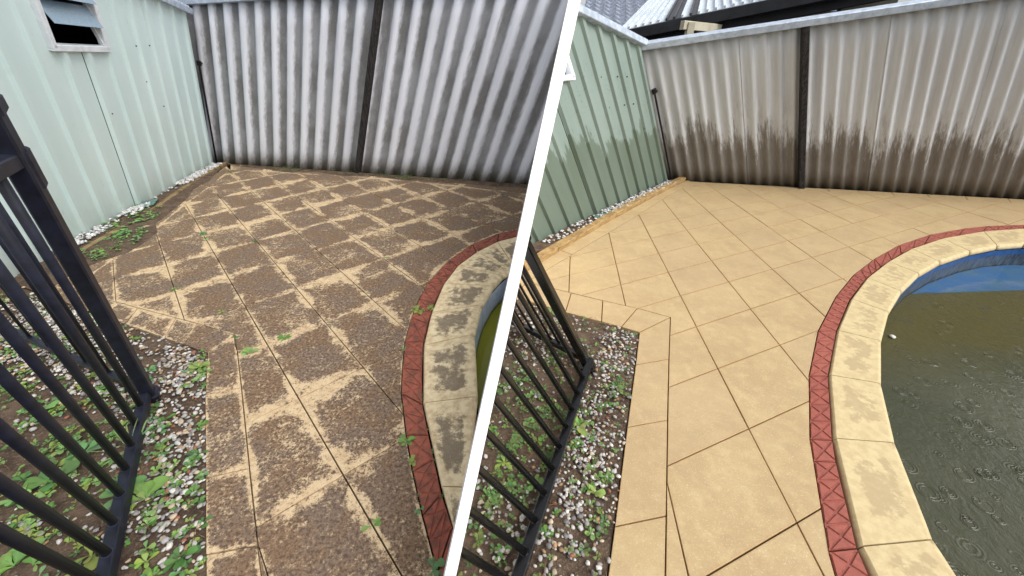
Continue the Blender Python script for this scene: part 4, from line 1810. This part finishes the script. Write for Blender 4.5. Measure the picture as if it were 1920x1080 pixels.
edging('fresh pine edging boards between pebbles and the clean patio', [(1283, 336), (1195, 380.5), (1148, 406), (1040, 470), (950, 524)], .055, .09, MT['timber'], 0)
edging('old half buried edging boards along the left shed strip', [(428, 304), (378, 333), (336, 361), (286, 397)], .03, .06, MT['timber_old'], 0)
edging('old edging board buried in soil beside the left fence post', [(232, 428), (163, 468), (118, 496)], .03, .06, MT['timber_old'], 0)
for px, lab in (([(256, 386), (300, 376), (291, 388), (266, 395)], 'bluish green glass offcut lying by the left green shed'),
                ([(1109, 410), (1152, 395), (1149, 402), (1124, 416)], 'bluish green glass offcut lying by the right green shed')):
    q = [G(*p) for p in px]
    bm = bmesh.new()
    add_hex(bm, [p + Vector((0, 0, .03)) for p in q][::-1] + [p + Vector((0, 0, .038)) for p in q][::-1])
    bmesh.ops.recalc_face_normals(bm, faces=bm.faces)
    tag(obj('glass_offcut', bm, MT['glassg']), lab, 'glass')

# small white lump floating at the pool edge
bm = bmesh.new()
g = G(1667, 633, WATER_Z)
bmesh.ops.create_icosphere(bm, subdivisions=2, radius=.022)
for v in bm.verts:
    v.co *= 1 + .35 * fnoise(v.co * 30, 1)
    v.co.z *= .6
bmesh.ops.translate(bm, verts=bm.verts, vec=g + Vector((.02, 0, .01)))
tag(obj('pebble', bm, mat_simple('pale_pebble', (226, 224, 214), (196, 192, 180), 60, .7)), 'white pebble at the waterline of the right pool', 'pebble')
for (u, v), lab in (((1818, 359), 'small rubble stone at the foot of the beige fence'), ((1905, 366), 'rubble stone at the beige fence near the right edge')):
    bm = bmesh.new()
    bmesh.ops.create_icosphere(bm, subdivisions=2, radius=.06)
    for w in bm.verts:
        w.co *= 1 + .4 * fnoise(w.co * 14, 4)
        w.co.z *= .6
    bmesh.ops.translate(bm, verts=bm.verts, vec=G(u, v) + Vector((0, 0, .02)))
    tag(obj('rubble_stone', bm, mat_simple('grey_rubble', (118, 112, 100), (88, 82, 72), 30, .9)), lab, 'stone')

# ------------------------------------------------------------------ neighbour: tiled house, patio cover, cream post
YB = 8.6


def quad_slab(bm, pts, t=.04):
    n = (pts[1] - pts[0]).cross(pts[3] - pts[0]).normalized()
    if n.z < 0:
        n.negate()
    add_hex(bm, [p - n * t for p in pts] + list(pts))


nb = empty('patio_cover', at_y(1350, 60, YB) - Vector((0, 0, 2)))
tag(nb, 'neighbouring patio cover with ribbed white roof and dark gutter behind the fence', 'patio cover')
e0, e1 = at_y(1165, 57, 8.6), at_y(1440, -2, 7.6)
# the eave runs along e0->e1 and the roof rises away from it
ed_ = (e1 - e0)
r0, r1 = at_y(1225, -6, 13.5), None
rise = Vector((0, 0, 0))
A0, A1 = e0 - ed_ * .0, e1 + ed_ * 1.6
B0 = r0
B1 = r0 + (A1 - A0)
ribn = 46
for k in range(ribn):
    t0, t1 = k / ribn, (k + 1) / ribn
    p = [A0.lerp(A1, t0), A0.lerp(A1, t1), B0.lerp(B1, t1), B0.lerp(B1, t0)]
    bm = bmesh.new()
    quad_slab(bm, p, .02)
    up = Vector((0, 0, .035))
    add_beam(bm, p[0] + up * .5, p[3] + up * .5, .035, .04, Vector((0, 0, 1)))
    obj('roof_sheet', bm, MT['roofd'] if k in (6, 7, 9) else MT['roofw'], nb)
bm = bmesh.new()
add_beam(bm, A0 + Vector((0, -.06, -.10)), A1 + Vector((0, -.06, -.10)), .12, .17, Vector((0, 0, 1)), .01)
obj('gutter', bm, MT['gutter'], nb)
bm = bmesh.new()
add_beam(bm, A0 + Vector((0, .35, -.24)), A1 + Vector((0, .35, -.24)), .08, .2, Vector((0, 0, 1)), .01)
obj('beam', bm, MT['gutter'], nb)
c = at_y(1292, 62, 7.35)
bm = bmesh.new()
add_beam(bm, Vector((c.x, c.y, 0)), Vector((c.x, c.y, at_y(1292, 42, 7.35).z)), .11, .10, Vector((0, 1, 0)), .006)
obj('post', bm, MT['cream'], nb)
bm = bmesh.new()
add_beam(bm, at_y(1279, 47, 7.3), at_y(1349, 54, 7.9), .07, .12, Vector((0, 0, 1)), .006)
obj('bracket', bm, MT['cream'], nb)

bk = empty('brick_house', (5.5, 11.4, 0))
tag(bk, 'brown neighbouring house wall in shade beneath the patio cover', 'house')
bm = bmesh.new()
add_hex(bm, [Vector(p) for p in ((3.6, 11.0, 0), (16, 11.0, 0), (16, 11.3, 0), (3.6, 11.3, 0), (3.6, 11.0, 2.6), (16, 11.0, 2.6), (16, 11.3, 2.6), (3.6, 11.3, 2.6))])
obj('wall', bm, MT['brickw'], bk)
bm = bmesh.new()
q0 = at_y(1632, 4, 9.0)
add_hex(bm, [Vector(p) for p in ((q0.x - .1, 9.6, .5), (q0.x + 1.0, 9.6, .5), (q0.x + 1.0, 9.7, .5), (q0.x - .1, 9.7, .5), (q0.x - .1, 9.6, 3.2), (q0.x + 1.0, 9.6, 3.2), (q0.x + 1.0, 9.7, 3.2), (q0.x - .1, 9.7, 3.2))])
obj('wall_panel', bm, MT['shade'], bk)

hs_ = empty('tiled_house', (2.6, 22, 0))
tag(hs_, 'grey tiled roof of a house beyond the right green shed', 'house')
bm = bmesh.new()
add_hex(bm, [Vector(p) for p in ((1.2, 20.5, 0), (14, 20.5, 0), (14, 27, 0), (1.2, 27, 0), (1.2, 20.5, 2.5), (14, 20.5, 2.5), (14, 27, 2.5), (1.2, 27, 2.5))])
obj('wall', bm, MT['brickw'], hs_)
eA, eB = at_y(1080, 75, 15.0), at_y(1290, 75, 15.0)
rA, rB = at_y(1104, -14, 22.0), at_y(1420, -14, 22.0)
eB = eA + (eB - eA) * 3
eA = eA - (eB - eA) * .0
rB = rA + (eB - eA)
rowsn, coln = 12, 27
bm = bmesh.new()
for r in range(rowsn):
    ta, tb = r / rowsn, (r + 1) / rowsn + .01
    for cidx in range(coln):
        ca, cb_, cm = cidx / coln, (cidx + .97) / coln, (cidx + .5) / coln
        P = lambda c_, t_, dz: eA.lerp(eB, c_).lerp(rA.lerp(rB, c_), t_) + Vector((0, 0, dz))
        v = [bm.verts.new(P(ca, ta, .17)), bm.verts.new(P(cm, ta, .05)), bm.verts.new(P(cb_, ta, .17)),
             bm.verts.new(P(cb_, tb, .04)), bm.verts.new(P(cm, tb, -.02)), bm.verts.new(P(ca, tb, .04)),
             bm.verts.new(P(ca, ta, -.04)), bm.verts.new(P(cm, ta, -.08)), bm.verts.new(P(cb_, ta, -.04))]
        bm.faces.new((v[0], v[1], v[4], v[5]))
        bm.faces.new((v[1], v[2], v[3], v[4]))
        bm.faces.new((v[6], v[7], v[1], v[0]))
        bm.faces.new((v[7], v[8], v[2], v[1]))
o = obj('roof_tiles', bm, MT['tile'], hs_)
o['kind'] = 'stuff'
